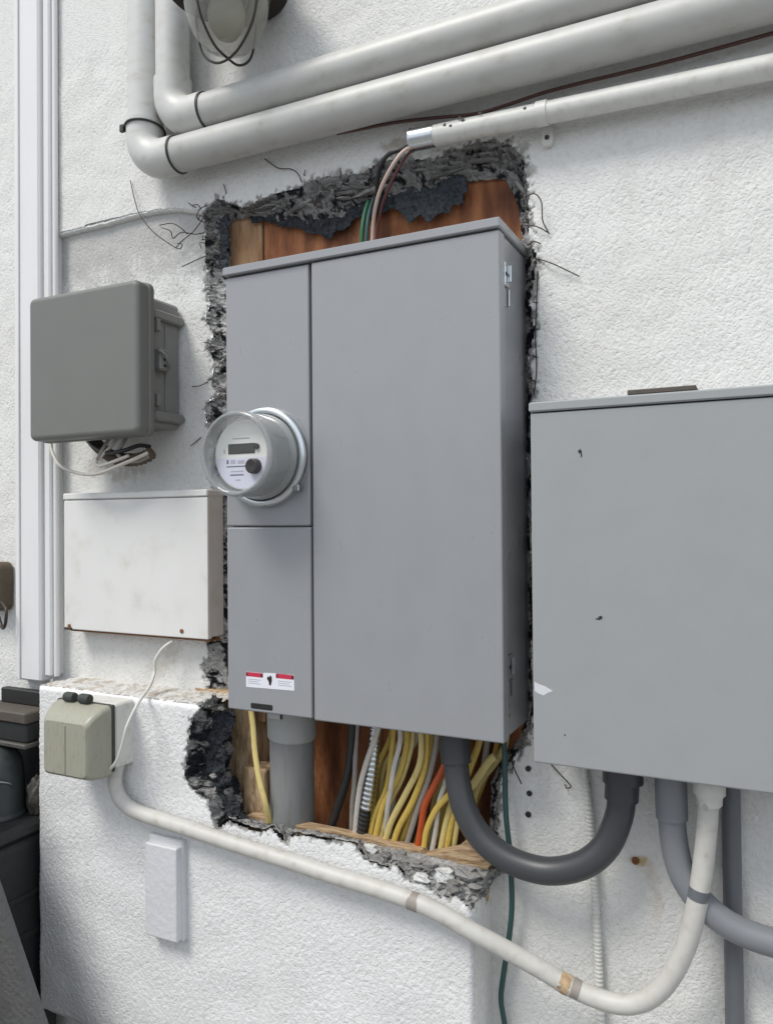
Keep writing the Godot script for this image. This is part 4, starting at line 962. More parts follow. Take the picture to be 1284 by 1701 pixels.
func elbow_pipe(called: String, label: String, y: float, x0: float, yend: float, top: float) -> void:
	var r := 0.0325
	var z := 0.05
	var t := thing(called, label, "pipe", Vector3(x0, y, z), "large white pipes")
	var R := 0.050
	var c := Vector3(x0 + R, y + R, z)
	var arc := []
	for k in 13:
		var a := PI + PI / 2.0 * k / 12.0
		arc.append(c + Vector3(cos(a), sin(a), 0) * R)
	var bend := [Vector3(x0, y + R + 0.030, z)]
	bend.append_array(arc)
	bend.append(Vector3(x0 + R + 0.032, y, z))
	var b := MB.new(); b.tube(bend, r + 0.0035, 28); var e := part("elbow", b, M.white_pipe, t)
	b = MB.new(); b.tube([Vector3(x0 + R + 0.030, y, z), Vector3(x0 + R + 0.6, lerpf(y, yend, 0.3), z), Vector3(2.6, lerpf(y, yend, 1.9), z)], r, 32); part("run", b, M.pipe_run, t)
	b = MB.new(); b.tube([Vector3(x0, y + R + 0.028, z), Vector3(x0, (y + top) / 2.0, z), Vector3(x0, top, z)], r, 28); part("riser", b, M.white_pipe, t)
	b = MB.new(); b.tube([Vector3(x0 + R + 0.0315, y, z), Vector3(x0 + R + 0.0335, y, z), Vector3(x0 + R + 0.0355, y, z)], r + 0.0022, 28); part("joint_ring", b, M.tie, e)

func build_pipes() -> void:
	elbow_pipe("drain_pipe", "upper of the two large white pipes, ending in the inner elbow", 2.322, -0.4225, 2.312, 4.4)
	elbow_pipe("drain_pipe", "lower of the two large white pipes, with cable tie at its elbow", 2.256, -0.4935, 2.243, 4.4)
	var tie := MB.new()
	var lp := []
	for k in 25:
		var a := TAU * k / 24.0
		lp.append(Vector3(-0.4935 + 0.0385 * cos(a), 2.322 + 0.004 * sin(a), 0.05 + 0.0385 * sin(a)))
	tie.tube(lp, 0.0022, 8, false)
	tie.box(Vector3(-0.534, 2.316, 0.070), Vector3(-0.524, 2.330, 0.078), 0.001)
	single("cable_tie", tie, M.tie, "black cable tie around the lower white pipe's elbow", "tie")
	# thin conduit with a clamp and a bright coupling
	var t := thing("thin_conduit", "thin white conduit on the wall under the two large pipes", "conduit", Vector3(0.36, 2.17, 0.03))
	var b := MB.new(); b.tube([Vector3(0.108, 2.180, 0.035), Vector3(0.36, 2.171, 0.035), Vector3(2.6, 2.09, 0.035)], 0.0168, 22); part("tube", b, M.white_conduit, t)
	b = MB.new(); b.tube([Vector3(0.076, 2.1815, 0.035), Vector3(0.096, 2.1807, 0.035), Vector3(0.117, 2.180, 0.035)], 0.0178, 24); var cp := part("coupling", b, M.zinc, t, "shiny bare metal coupling at the cut end")
	b = MB.new(); b.tube([Vector3(0.0735, 2.1816, 0.035), Vector3(0.0748, 2.1815, 0.035), Vector3(0.0762, 2.1815, 0.035)], [0.0178, 0.0192, 0.0178], 24); part("bead", b, M.zinc, cp)
	b = MB.new(); b.tube([Vector3(0.287, 2.1738, 0.035), Vector3(0.2955, 2.1735, 0.035), Vector3(0.304, 2.1732, 0.035)], 0.0188, 22)
	var cl := part("strap", b, M.white_conduit, t)
	b = MB.new(); b.rounded(Vector3(0.2865, 2.135, 0.0), Vector3(0.3045, 2.166, 0.010), 0.007, 4, 0.002); part("strap_foot", b, M.white_conduit, cl)
	b = MB.new(); b.lathe([Vector2(0.0036, 0.0), Vector2(0.0036, 0.002), Vector2(0.0, 0.003)], Vector3(0.2955, 2.1475, 0.0099), Vector3(0, 0, 1), 12); part("screw", b, M.wire_rust, cl)
	for q in [[0.140, 2.185], [0.150, 2.181], [0.166, 2.190], [0.171, 2.186], [0.200, 2.1895], [0.272, 2.180]]:
		b = MB.new(); b.rock(Vector3(q[0], q[1], 0.0515), Vector3(0.0032, 0.0026, 0.0009), int(q[0] * 1000)); part("dirt_speck", b, M.crate, t)
	single("cable", tube_of([Vector3(-0.0774, 2.2351, 0.018), Vector3(-0.0291, 2.2325, 0.018), Vector3(0.0416, 2.2267, 0.02), Vector3(0.1088, 2.217, 0.022), Vector3(0.1826, 2.2064, 0.022), Vector3(0.2324, 2.2089, 0.02), Vector3(0.2909, 2.2135, 0.02), Vector3(0.3469, 2.2142, 0.02), Vector3(0.469, 2.2129, 0.02), Vector3(0.6136, 2.2146, 0.022), Vector3(0.7637, 2.2185, 0.022)], 0.0028, 8), M.brown_wire, "thin brown wire along the wall between large and thin pipes", "wire")
	# leads leaving the coupling and dropping behind the panel
	single("cable", tube_of([Vector3(0.0792, 2.1707, 0.035), Vector3(0.0684, 2.1597, 0.05), Vector3(0.0519, 2.1411, 0.055), Vector3(0.0256, 2.1152, 0.045), Vector3(0.0064, 2.0939, 0.03), Vector3(-0.011, 2.0677, 0.01), Vector3(-0.0189, 2.03, 0)], 0.0031, 10), M.pink_wire, "pale pink wire dropping from the metal coupling behind the panel", "wire")
	single("cable", tube_of([Vector3(0.0791, 2.1709, 0.03), Vector3(0.0681, 2.1559, 0.04), Vector3(0.0525, 2.1371, 0.04), Vector3(0.0295, 2.1131, 0.03), Vector3(0.0081, 2.0886, 0.015), Vector3(-0.0068, 2.0597, 0), Vector3(-0.0119, 2.0283, -0.005)], 0.0026, 8), M.maroon, "dark red strand standing in for the shadow beside the pale pink wire", "wire")  # a strand drawn in place of the pink wire's shadow
	single("cable", tube_of([Vector3(0.0771, 2.172, 0.04), Vector3(0.0596, 2.1626, 0.05), Vector3(0.0397, 2.1599, 0.05), Vector3(0.0188, 2.1492, 0.04), Vector3(0.0028, 2.1346, 0.02), Vector3(-0.0112, 2.1153, -0.005), Vector3(-0.0246, 2.0883, -0.012)], 0.0038, 10), M.black_rubber, "black wire arching out of the metal coupling above the panel", "wire")
	single("cable", tube_of([Vector3(-0.0346, 2.1192, -0.018), Vector3(-0.0379, 2.0954, -0.01), Vector3(-0.0398, 2.0668, -0.004), Vector3(-0.0425, 2.033, -0.004)], 0.0045, 8), M.green, "green wire above the panel, nearer its left end", "wire")
	single("cable", tube_of([Vector3(-0.0239, 2.1197, -0.016), Vector3(-0.0285, 2.0919, -0.008), Vector3(-0.0292, 2.0643, -0.002), Vector3(-0.0317, 2.0312, -0.004)], 0.0040, 8), M.dark_green, "dark green wire next to the brighter green one above panel", "wire")
	# grey U-shaped conduit between the two cabinets
	t = thing("bent_conduit", "dark grey conduit bent in a U between the two cabinets", "conduit", Vector3(0.28, 1.022, 0.06))
	var u: Array = [Vector3(0.1455, 1.1985, 0.045), Vector3(0.1492, 1.1677, 0.05), Vector3(0.1549, 1.1338, 0.055), Vector3(0.1675, 1.0948, 0.06), Vector3(0.1936, 1.0577, 0.062), Vector3(0.235, 1.034, 0.065), Vector3(0.2816, 1.0255, 0.065), Vector3(0.3196, 1.031, 0.065), Vector3(0.3576, 1.0496, 0.065), Vector3(0.3856, 1.0795, 0.062), Vector3(0.4018, 1.1203, 0.06), Vector3(0.4059, 1.1487, 0.058), Vector3(0.4075, 1.1868, 0.055)]
	part("tube", tube_of(u, 0.0200, 26, 0.008), M.dark_pvc, t)
	b = MB.new(); b.tube([u[0] + Vector3(0, 0.01, 0), u[0].lerp(u[1], 0.5), u[1].lerp(u[2], 0.15)], 0.0240, 26); part("fitting", b, M.dark_pvc, t)
	b = MB.new(); b.tube([u[11].lerp(u[10], 0.1), u[11].lerp(u[12], 0.5), u[12] + Vector3(0, 0.02, 0)], 0.0238, 26); part("fitting", b, M.dark_pvc, t)
	b = MB.new(); b.tube([u[12] + Vector3(0, -0.016, 0), u[12] + Vector3(0, 0.0, 0), u[12] + Vector3(0, 0.02, 0)], 0.0285, 26); part("locknut", b, M.dark_pvc, t)
	# lighter grey conduit sweeping off to the right
	t = thing("swept_conduit", "light grey conduit sweeping down and right from the enclosure", "conduit", Vector3(0.55, 0.99, 0.06))
	var s: Array = [Vector3(0.4722, 1.1914, 0.055), Vector3(0.4727, 1.1578, 0.055), Vector3(0.4738, 1.1202, 0.055), Vector3(0.4783, 1.0836, 0.056), Vector3(0.4876, 1.0528, 0.058), Vector3(0.5061, 1.0267, 0.06), Vector3(0.5318, 1.0059, 0.06), Vector3(0.56, 0.9936, 0.06), Vector3(0.5991, 0.9873, 0.06), Vector3(0.6451, 0.9872, 0.06), Vector3(0.7436, 1.003, 0.06)]
	part("tube", tube_of(s, 0.0185, 26, 0.008), M.gray_pvc_light, t)
	b = MB.new(); b.tube([s[0] + Vector3(0, 0.02, 0), s[0].lerp(s[1], 0.5), s[1].lerp(s[2], 0.75)], 0.0215, 26); part("coupling", b, M.gray_pvc_light, t)
	# straight dark conduit behind
	t = thing("straight_conduit", "straight dark grey conduit running down behind the light grey one", "conduit", Vector3(0.549, 0.6, 0.02))
	b = MB.new(); b.tube([Vector3(0.5475, 1.23, 0.018), Vector3(0.549, 0.9, 0.018), Vector3(0.551, 0.0, 0.018)], 0.0125, 18); part("tube", b, M.gray_pvc, t)
	b = MB.new(); b.tube([Vector3(0.5475, 1.215, 0.018), Vector3(0.5475, 1.195, 0.018), Vector3(0.5475, 1.180, 0.018)], 0.0165, 18); part("collar", b, M.dark_pvc, t)
	# thin ribbed white tube
	single("ribbed_tube", ribbed([Vector3(0.340, 1.22, 0.008), Vector3(0.343, 1.161, 0.009), Vector3(0.350, 1.103, 0.010), Vector3(0.355, 1.013, 0.010), Vector3(0.360, 0.914, 0.010), Vector3(0.364, 0.788, 0.010), Vector3(0.368, 0.60, 0.010), Vector3(0.37, 0.0, 0.010)], 0.0068, 0.0016, 0.0065, 12), M.white_conduit, "thin ribbed white tube running straight down the wall", "tube")
	single("ground_wire", tube_of([Vector3(0.2185, 1.2035, 0.02), Vector3(0.2209, 1.1758, 0.022), Vector3(0.2232, 1.0873, 0.026), Vector3(0.2294, 1.0224, 0.026), Vector3(0.231, 0.9465, 0.024), Vector3(0.2249, 0.8877, 0.022), Vector3(0.2148, 0.8275, 0.02), Vector3(0.2098, 0.7871, 0.018), Vector3(0.2147, 0.7484, 0.016), Vector3(0.2215, 0.6932, 0.014), Vector3(0.2216, 0.3702, 0.012)], 0.0044, 10), M.dark_green, "dark green wire hanging down beside the corner of plinth", "wire")
	# white flexible conduit
	t = thing("flexible_conduit", "long white flexible conduit sagging from outlet to right enclosure", "conduit", Vector3(0.1, 0.96, 0.1))
	var f: Array = [Vector3(-0.5106, 1.0933, 0.112), Vector3(-0.5169, 1.0674, 0.112), Vector3(-0.5155, 1.0472, 0.112), Vector3(-0.5049, 1.0283, 0.112), Vector3(-0.4807, 1.0139, 0.112), Vector3(-0.4451, 1.0072, 0.112), Vector3(-0.4016, 1.0032, 0.112), Vector3(-0.3179, 0.9965, 0.112), Vector3(-0.2257, 0.9883, 0.112), Vector3(-0.1268, 0.9808, 0.112), Vector3(-0.0453, 0.9735, 0.112), Vector3(0.0317, 0.9684, 0.112), Vector3(0.1047, 0.9609, 0.112), Vector3(0.1488, 0.9501, 0.11), Vector3(0.1908, 0.934, 0.106), Vector3(0.2509, 0.9062, 0.09), Vector3(0.2939, 0.8878, 0.082), Vector3(0.3282, 0.8733, 0.078), Vector3(0.3663, 0.8634, 0.075), Vector3(0.404, 0.8631, 0.075), Vector3(0.4327, 0.8741, 0.075), Vector3(0.4569, 0.8963, 0.075), Vector3(0.4769, 0.9286, 0.075), Vector3(0.4929, 0.9684, 0.075), Vector3(0.5025, 1.0056, 0.075), Vector3(0.5105, 1.0476, 0.074), Vector3(0.5154, 1.0846, 0.073), Vector3(0.5196, 1.1256, 0.072), Vector3(0.5222, 1.166, 0.07), Vector3(0.5231, 1.1899, 0.068)]
	part("tube", tube_of(f, 0.0136, 22, 0.006), M.worn_conduit, t)
	b = MB.new(); b.tube([f[29] + Vector3(0, -0.030, 0), f[29] + Vector3(0, -0.018, 0), f[29] + Vector3(0, -0.016, 0), f[29] + Vector3(0, 0.004, 0), f[29] + Vector3(0, 0.03, 0)], [0.0165, 0.0175, 0.021, 0.021, 0.017], 8); part("gland_nut", b, M.white_conduit, t)
	b = MB.new(); b.tube([f[12].lerp(f[11], 0.14), f[12], f[12].lerp(f[13], 0.16)], 0.0139, 22); part("tape_band", b, M.gray_cable, t, "grey worn tape band near the broken corner")
	b = MB.new(); b.tube([f[17].lerp(f[16], 0.3), f[17], f[17].lerp(f[18], 0.15)], [0.0139, 0.0148, 0.0141], 9); part("worn_joint", b, M.raw_wood, t, "chipped tan joint low on the conduit")
	b = MB.new(); b.tube([f[17].lerp(f[18], 0.2), f[17].lerp(f[18], 0.35), f[17].lerp(f[18], 0.5)], 0.0139, 22); part("tape_band", b, M.gray_cable, t)
	b = MB.new(); b.tube([f[25].lerp(f[24], 0.35), f[25].lerp(f[24], 0.15), f[25]], 0.0139, 22); part("tape_band", b, M.gray_pvc, t)

func flat_cable(pts: Array, r: float, m: Material, label: String, group: String) -> void:
	var q := []
	for k in pts.size():
		q.append(pts[k] + (Vector3(rng.randf_range(-0.0018, 0.0018), rng.randf_range(-0.003, 0.003), rng.randf_range(-0.001, 0.001)) if k > 0 and k < pts.size() - 1 else Vector3.ZERO))
	var b := MB.new()
	var round: bool = m == M.black_rubber or m == M.orange
	b.tube(smooth_path(q, 0.007), r * 0.9 if round else r * 0.98, 10, true, 1.0 if round else 0.58)
	single("cable", b, m, label, "cable", group)

func build_cavity() -> void:
	var t := thing("riser_pipe", "thick grey riser pipe with collar under the panel", "pipe", Vector3(-0.195, 0.9, 0.01))
	var b := MB.new(); b.tube([Vector3(-0.186, 1.21, 0.010), Vector3(-0.1885, 1.1, 0.006), Vector3(-0.192, 0.87, 0.0)], 0.0405, 36); part("tube", b, M.riser, t)
	b = MB.new(); b.tube([Vector3(-0.186, 1.224, 0.010), Vector3(-0.186, 1.215, 0.010), Vector3(-0.1865, 1.158, 0.008), Vector3(-0.1867, 1.153, 0.008)], [0.046, 0.0455, 0.0445, 0.042], 36); part("collar", b, M.meter_body, t)
	var G := "cables below the panel"
	var list := [
		["pale yellow cable left of the thick grey riser pipe", M.yellow_pale, 0.0058, [Vector3(-0.2563, 1.214, 0.04), Vector3(-0.2512, 1.176, 0.04), Vector3(-0.2452, 1.1341, 0.045), Vector3(-0.2314, 1.083, 0.05), Vector3(-0.2185, 1.047, 0.05), Vector3(-0.2163, 0.9967, 0.035)]],
		["thick black cable between the riser pipe and pale cables", M.black_rubber, 0.0085, [Vector3(-0.0643, 1.2241, 0), Vector3(-0.0672, 1.1652, 0), Vector3(-0.0776, 1.1, 0), Vector3(-0.0978, 1.0383, 0), Vector3(-0.1208, 0.9699, 0)]],
		["dull grey-white cable just right of the thick black cable", M.gray_cable, 0.0050, [Vector3(-0.0522, 1.2252, 0), Vector3(-0.0576, 1.1611, 0), Vector3(-0.0603, 1.088, 0.005), Vector3(-0.0631, 1.0453, 0.005), Vector3(-0.0661, 0.973, 0.005)]],
		["off-white cable crossing in front of the armoured cable", M.white_cable, 0.0050, [Vector3(0.0056, 1.217, 0.03), Vector3(-0.0016, 1.1835, 0.03), Vector3(-0.024, 1.1259, 0.028), Vector3(-0.0417, 1.0699, 0.022), Vector3(-0.0558, 0.9786, 0.015)]],
		["yellow cable right beside the armoured cable", M.yellow, 0.0052, [Vector3(0.0171, 1.2009, 0), Vector3(0.0108, 1.138, 0), Vector3(0.0035, 1.0867, 0.005), Vector3(-0.0188, 1.0324, 0.008), Vector3(-0.0322, 0.9728, 0.008)]],
		["yellow cable, second right of the armoured cable", M.yellow, 0.0052, [Vector3(0.0466, 1.2018, 0.012), Vector3(0.0454, 1.1639, 0.015), Vector3(0.0329, 1.1154, 0.018), Vector3(-0.0006, 1.0536, 0.016), Vector3(-0.0219, 0.9731, 0.012)]],
		["pale yellow cable, third right of the armoured cable", M.yellow_pale, 0.0052, [Vector3(0.0551, 1.2013, 0.006), Vector3(0.0521, 1.1633, 0.01), Vector3(0.0368, 1.109, 0.012), Vector3(0.008, 1.0529, 0.01), Vector3(-0.0135, 0.9731, 0.008)]],
		["white cable twisting in front of the yellow cables", M.white_cable, 0.0044, [Vector3(0.0416, 1.2107, 0.03), Vector3(0.0421, 1.1765, 0.034), Vector3(0.0328, 1.1352, 0.034), Vector3(0.0238, 1.0924, 0.03), Vector3(0.0117, 1.0466, 0.02), Vector3(-0.0021, 0.9908, 0)]],
		["yellow cable bending left under the panel, middle of bundle", M.yellow_pale, 0.0054, [Vector3(0.0747, 1.2119, 0.02), Vector3(0.0772, 1.1681, 0.024), Vector3(0.0723, 1.1332, 0.026), Vector3(0.0466, 1.0838, 0.024), Vector3(0.0172, 1.0322, 0.02), Vector3(-0.0023, 0.9754, 0.014)]],
		["yellow cable alongside the middle bent cable, on its right", M.yellow, 0.0054, [Vector3(0.0852, 1.2116, 0.014), Vector3(0.0855, 1.1676, 0.018), Vector3(0.0805, 1.1275, 0.02), Vector3(0.0581, 1.0792, 0.02), Vector3(0.0311, 1.0229, 0.016), Vector3(0.0117, 0.9731, 0.012)]],
		["yellow cable behind the middle of the bundle", M.yellow, 0.0050, [Vector3(0.0859, 1.2071, -0.005), Vector3(0.0853, 1.1577, 0), Vector3(0.0738, 1.1055, 0), Vector3(0.0519, 1.052, 0.002), Vector3(0.0181, 0.9711, 0.004)]],
		["black cable in the middle of the cable bundle", M.black_rubber, 0.0060, [Vector3(0.0655, 1.1395, -0.02), Vector3(0.0604, 1.0887, -0.015), Vector3(0.0441, 1.0364, -0.01), Vector3(0.0211, 0.9686, -0.004)]],
		["second black cable, left of the grey one in the bundle", M.black_rubber, 0.0055, [Vector3(0.0742, 1.1389, -0.026), Vector3(0.0672, 1.0778, -0.02), Vector3(0.0513, 1.0258, -0.014), Vector3(0.033, 0.9692, -0.008)]],
		["grey cable just left of the orange cable", M.gray_cable, 0.0050, [Vector3(0.1031, 1.2075, 0.01), Vector3(0.1, 1.1633, 0.014), Vector3(0.0874, 1.1173, 0.016), Vector3(0.0717, 1.0749, 0.016), Vector3(0.0549, 1.0313, 0.014), Vector3(0.0346, 0.9745, 0.01)]],
		["bright orange cable in the bundle under the panel", M.orange, 0.0066, [Vector3(0.1197, 1.2004, 0.014), Vector3(0.1165, 1.1516, 0.018), Vector3(0.0998, 1.1103, 0.02), Vector3(0.0822, 1.0779, 0.02), Vector3(0.0713, 1.0347, 0.016), Vector3(0.0602, 0.9759, 0.012)]],
		["white cable right of the orange cable", M.white_cable, 0.0044, [Vector3(0.125, 1.1758, 0.012), Vector3(0.1179, 1.1259, 0.014), Vector3(0.1044, 1.08, 0.016), Vector3(0.0966, 1.0333, 0.014), Vector3(0.0857, 0.9779, 0.01)]],
		["yellow cable curving left below the U-shaped conduit", M.yellow, 0.0054, [Vector3(0.1422, 1.1244, 0.014), Vector3(0.1267, 1.1008, 0.018), Vector3(0.1016, 1.071, 0.02), Vector3(0.0842, 1.0376, 0.018), Vector3(0.0765, 1.0056, 0.016), Vector3(0.0723, 0.9742, 0.012)]],
		["pale yellow cable, leftmost of the three ending at the split block", M.yellow_pale, 0.0052, [Vector3(0.1257, 1.124, 0.004), Vector3(0.1218, 1.0843, 0.006), Vector3(0.1115, 1.0386, 0.008), Vector3(0.099, 0.9756, 0.008)]],
		["yellow cable, middle one of the three ending at the split block", M.yellow, 0.0052, [Vector3(0.1326, 1.1238, 0), Vector3(0.1295, 1.0749, 0.004), Vector3(0.1213, 1.0346, 0.006), Vector3(0.1101, 0.9769, 0.006)]],
		["pale cable, rightmost of the three ending at the split block", M.yellow_pale, 0.0052, [Vector3(0.1389, 1.1228, -0.006), Vector3(0.1343, 1.0693, 0), Vector3(0.1293, 1.0295, 0.002), Vector3(0.1213, 0.9754, 0.002)]],
		["yellow cable right of the U conduit, just under the panel", M.yellow, 0.0060, [Vector3(0.1754, 1.2032, 0), Vector3(0.1703, 1.1742, 0.004), Vector3(0.1561, 1.1386, 0.006), Vector3(0.141, 1.1051, 0)]],
		["yellow cable slanting up right of the U-shaped conduit", M.yellow_pale, 0.0068, [Vector3(0.2003, 1.1684, 0.008), Vector3(0.19, 1.1554, 0.008), Vector3(0.1664, 1.1263, 0.006), Vector3(0.143, 1.0955, 0), Vector3(0.1261, 1.0647, -0.01)]]]
	for a in list:
		flat_cable(a[3], a[2], a[1], a[0], G)
	# more of the bundle further back
	var mats := [M.yellow, M.yellow_pale, M.black_rubber, M.white_cable, M.yellow, M.gray_cable, M.yellow_pale, M.yellow, M.black_rubber, M.white_cable, M.yellow, M.yellow_pale]
	for k in mats.size():
		var x0 := -0.005 + 0.019 * k + rng.randf_range(-0.006, 0.006)
		var x1 := x0 - 0.055 + rng.randf_range(-0.02, 0.02)
		var z := rng.randf_range(-0.070, -0.025)
		flat_cable([Vector3(x0, 1.235, z), Vector3(x0 + rng.randf_range(-0.006, 0.006), 1.17, z + 0.01), Vector3(lerpf(x0, x1, 0.45) + rng.randf_range(-0.012, 0.012), 1.11, z + 0.012), Vector3(lerpf(x0, x1, 0.8), 1.05, z + 0.006), Vector3(x1, 0.96, z)], rng.randf_range(0.0046, 0.006), mats[k], "%s cable at the back of the opening, %s from the left" % [["yellow", "pale yellow", "black", "white", "yellow", "grey", "pale yellow", "yellow", "black", "white", "yellow", "pale yellow"][k], ["first", "second", "third", "fourth", "fifth", "sixth", "seventh", "eighth", "ninth", "tenth", "eleventh", "twelfth"][k]], "cables at the back of the opening")
	t = thing("armoured_cable", "ribbed silver armoured cable with black lower end", "cable", Vector3(-0.05, 1.1, 0.01), G)
	var ar: Array = [Vector3(-0.0085, 1.2071, 0.016), Vector3(-0.0123, 1.1705, 0.016), Vector3(-0.0198, 1.1126, 0.016), Vector3(-0.032, 1.048, 0.014)]
	part("metal_sleeve", ribbed(ar, 0.0112, 0.0024, 0.0085, 16), M.zinc, t)
	part("black_sleeve", ribbed([Vector3(-0.032, 1.049, 0.014), Vector3(-0.0404, 1.0146, 0.012), Vector3(-0.0502, 0.9672, 0.01)], 0.0106, 0.0024, 0.0080, 16), M.black_rubber, t)

func build_lamp() -> void:
	var c := Vector3(-0.243, 2.375, 0.115)
	var t := thing("wall_lamp", "unlit caged wall lamp with cloudy glass globe at the top", "lamp", Vector3(c.x, c.y, 0.0))
	var up := Vector3(0.0, 1, 0.0)
	var b := MB.new()
	b.lathe([Vector2(0.0, -0.002), Vector2(0.020, 0.0), Vector2(0.040, 0.010), Vector2(0.058, 0.030), Vector2(0.070, 0.060), Vector2(0.076, 0.095), Vector2(0.077, 0.150)], c, up, 48, true); part("glass_globe", b, M.lamp_glass, t)
	b = MB.new(); b.lathe([Vector2(0.0, 0.022), Vector2(0.018, 0.026), Vector2(0.030, 0.042), Vector2(0.034, 0.065), Vector2(0.022, 0.10), Vector2(0.016, 0.15)], c, up, 28, true); part("bulb", b, M.lamp_bulb, t)
	b = MB.new(); b.lathe([Vector2(0.079, 0.118), Vector2(0.108, 0.112), Vector2(0.112, 0.120), Vector2(0.112, 0.150), Vector2(0.085, 0.168), Vector2(0.060, 0.20), Vector2(0.0, 0.21)], c, up, 40); part("hood", b, M.lamp_metal, t)
	b = MB.new(); b.box(Vector3(c.x - 0.045, c.y + 0.125, 0.0), Vector3(c.x + 0.045, c.y + 0.24, 0.07), 0.006); part("wall_mount", b, M.lamp_metal, t)
	for k in 2:
		var a := deg_to_rad(90.0 - 76.0 * k)
		var o := Vector3(cos(a), 0, sin(a))
		var pts := [c + o * 0.088 + up * 0.125, c + o * 0.085 + up * 0.075, c + o * 0.070 + up * 0.025, c + o * 0.036 - up * 0.006, c - up * (0.011 + 0.004 * k), c - o * 0.036 - up * 0.006, c - o * 0.070 + up * 0.025, c - o * 0.085 + up * 0.075, c - o * 0.088 + up * 0.125]
		part("guard_wire", tube_of(pts, 0.0023, 8, 0.005), M.wire_guard, t)

func build_clutter() -> void:
	var t := thing("storage_bin", "black plastic bin standing against the wall beside the plinth", "bin", Vector3(-1.05, 0, 0.3))
	var b := MB.new()
	b.rounded(Vector3(-1.36, 0.0, 0.03), Vector3(-0.772, 0.905, 0.62), 0.02, 4, 0.02); part("body", b, M.bin, t)
	b = MB.new(); b.box(Vector3(-1.37, 0.9055, 0.02), Vector3(-0.766, 0.935, 0.63), 0.008); part("lid", b, M.bin, t)
	for y in [0.70, 0.78]:
		b = MB.new(); b.box(Vector3(-0.7725, y, 0.05), Vector3(-0.768, y + 0.012, 0.60), 0.002); part("rib", b, M.bin, t)
	# things lying on the bin
	b = MB.new()
	var f := noise(22.0, 611, FastNoiseLite.TYPE_SIMPLEX_SMOOTH, 3)
	var rings := []
	for i in range(1, 22):
		var la := PI * i / 22.0
		var ring := []
		for k in 36:
			var w := TAU * k / 36.0
			var d := Vector3(cos(w) * sin(la), -cos(la), -sin(w) * sin(la))
			var rr := 1.0 + 0.25 * f.get_noise_3dv(d * 0.07) + 0.20 * absf(f.get_noise_3dv(d * 0.2))
			var q := Vector3(-0.794, 0.972, 0.056) + Vector3(d.x * 0.020, d.y * 0.042, d.z * 0.022) * rr
			q.y = maxf(q.y, 0.9355)
			ring.append(q)
		rings.append(ring)
	b.skin(rings, true)
	single("crumpled_bag", b, M.bag, "small crumpled grey-brown bag lying on the black bin", "bag")
	t = thing("upturned_pail", "dark grey rounded pail turned over at the left edge", "pail", Vector3(-0.872, 0.936, 0.098))
	b = MB.new(); b.lathe([Vector2(0.062, 0.936), Vector2(0.062, 0.943), Vector2(0.058, 0.947), Vector2(0.056, 1.02), Vector2(0.052, 1.050), Vector2(0.040, 1.072), Vector2(0.022, 1.080), Vector2(0.0, 1.081)], Vector3(-0.872, 0, 0.098), Vector3(0, 1, 0), 40, true); part("body", b, M.bin_lid, t)
	b = MB.new(); b.tube(smooth_path([Vector3(-0.817, 1.0, 0.098), Vector3(-0.812, 1.012, 0.110), Vector3(-0.822, 1.020, 0.132), Vector3(-0.852, 1.022, 0.158)], 0.006), 0.0025, 8); part("handle", b, M.dull_zinc, t)
	t = thing("wooden_crate", "dull brown shallow crate stacked on the bin against the wall", "crate", Vector3(-0.83, 0.936, 0.05))
	b = MB.new(); b.box(Vector3(-0.935, 1.135, 0.012), Vector3(-0.772, 1.158, 0.105), 0.003); part("lid", b, M.crate, t)
	b = MB.new(); b.box(Vector3(-0.930, 1.095, 0.016), Vector3(-0.776, 1.1345, 0.100), 0.003); part("box", b, M.bin, t)
	b = MB.new(); b.box(Vector3(-0.94, 1.085, 0.012), Vector3(-0.770, 1.0945, 0.108), 0.002); part("tray_rim", b, M.bag, t)
	b = MB.new(); b.box(Vector3(-0.96, 0.9355, 0.014), Vector3(-0.774, 1.0845, 0.028), 0.003); part("back_board", b, M.bin, t)
	b = MB.new(); b.box(Vector3(-0.915, 1.1585, 0.034), Vector3(-0.776, 1.1900, 0.052), 0.002); single("black_tray", b, M.black, "flat black strip lying on the brown crate", "tray")
	# grey board leaning across in front
	b = MB.new()
	var e0: Vector3 = [Vector3(-0.6605, 0.8686, 0.25)][0]
	var e1: Vector3 = [Vector3(-0.5523, 0.6716, 0.25)][0]
	var d := (e1 - e0).normalized()
	var side := Vector3(-d.y, d.x, 0)
	if side.x > 0: side = -side
	var a := e0 - d * 0.35
	var k := e0 + d * (e0.y / -d.y - 0.005)
	b.slab([Vector2(a.x, a.y), Vector2(k.x, k.y), Vector2(k.x + side.x * 0.20, maxf(0.004, k.y + side.y * 0.20)), Vector2(a.x + side.x * 0.20, a.y + side.y * 0.20)], 0.238, 0.256)
	single("leaning_board", b, M.board, "grey board leaning diagonally at the bottom left corner", "board")

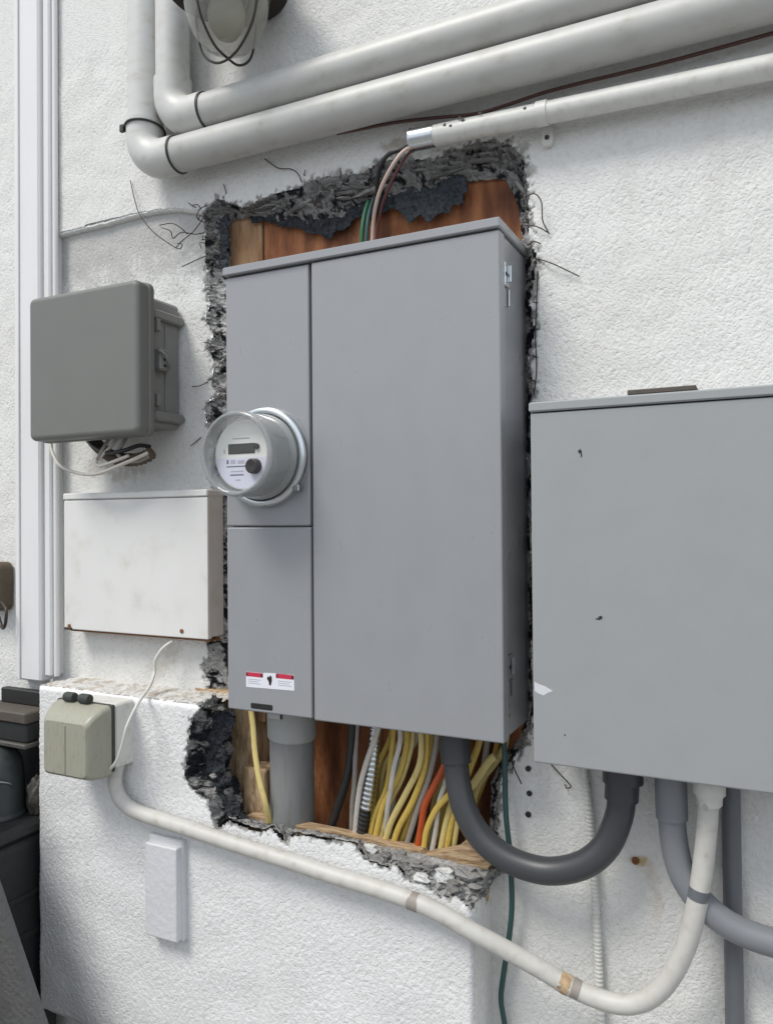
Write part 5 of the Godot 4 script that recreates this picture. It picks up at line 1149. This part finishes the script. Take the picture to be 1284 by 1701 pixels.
func _ready() -> void:
	rng.seed = 20240
	# camera, sky, sun, exposure
	var cam := Camera3D.new()
	cam.name = "camera"
	cam.fov = 66.79
	cam.near = 0.05
	cam.far = 200.0
	add_child(cam)
	cam.position = Vector3(0.6008, 1.55, 1.2098)
	cam.rotation_order = EULER_ORDER_YXZ
	cam.rotation_degrees = Vector3(0.593, 26.21, -0.4565)
	cam.current = true
	var env := Environment.new()
	env.background_mode = Environment.BG_SKY
	var sm := ProceduralSkyMaterial.new()
	sm.sky_top_color = Color(0.80, 0.83, 0.87)
	sm.sky_horizon_color = Color(0.78, 0.80, 0.83)
	sm.sky_curve = 0.15
	sm.ground_horizon_color = Color(0.50, 0.50, 0.49)
	sm.ground_bottom_color = Color(0.40, 0.40, 0.39)
	sm.sun_angle_max = 1.0
	var sky := Sky.new()
	sky.sky_material = sm
	env.sky = sky
	env.background_energy_multiplier = 1.0
	env.tonemap_mode = Environment.TONE_MAPPER_LINEAR
	env.tonemap_exposure = 1.62
	env.sdfgi_enabled = true; env.ssao_enabled = true; env.ssil_enabled = true
	var we := WorldEnvironment.new()
	we.name = "environment"
	we.environment = env
	add_child(we)
	var sun := DirectionalLight3D.new()
	sun.name = "sun"
	sun.light_energy = 0.5
	sun.light_angular_distance = 22.0
	sun.light_color = Color(1.0, 0.985, 0.96)
	sun.shadow_enabled = true
	add_child(sun)
	sun.look_at_from_position(Vector3(-1.3, 3.6, 2.2), Vector3(0, 0, 0))
	# setting
	make_materials()
	var g := MeshInstance3D.new()
	g.name = "ground"
	var gb := MB.new()
	gb.face([Vector3(-40, 0, -6), Vector3(40, 0, -6), Vector3(40, 0, 60), Vector3(-40, 0, 60)], Vector3(0, -5, 0))
	g.mesh = gb.mesh()
	g.material_override = M.ground
	add_child(g)
	g.set_meta("kind", "structure")
	var nb := MB.new()
	nb.box(Vector3(-14, 0, 6.0), Vector3(9, 2.35, 6.2), 0.02)
	single("added_mirror_wall", nb, M.plate, "added unseen pale wall for the painted steel to mirror", "wall")  # added out of view to give the painted steel a reflection
	build_wall()
	build_panel()
	build_meter()
	build_right_box()
	build_left_box()
	build_left_things()
	build_pipes()
	build_cavity()
	build_lamp()
	build_clutter()
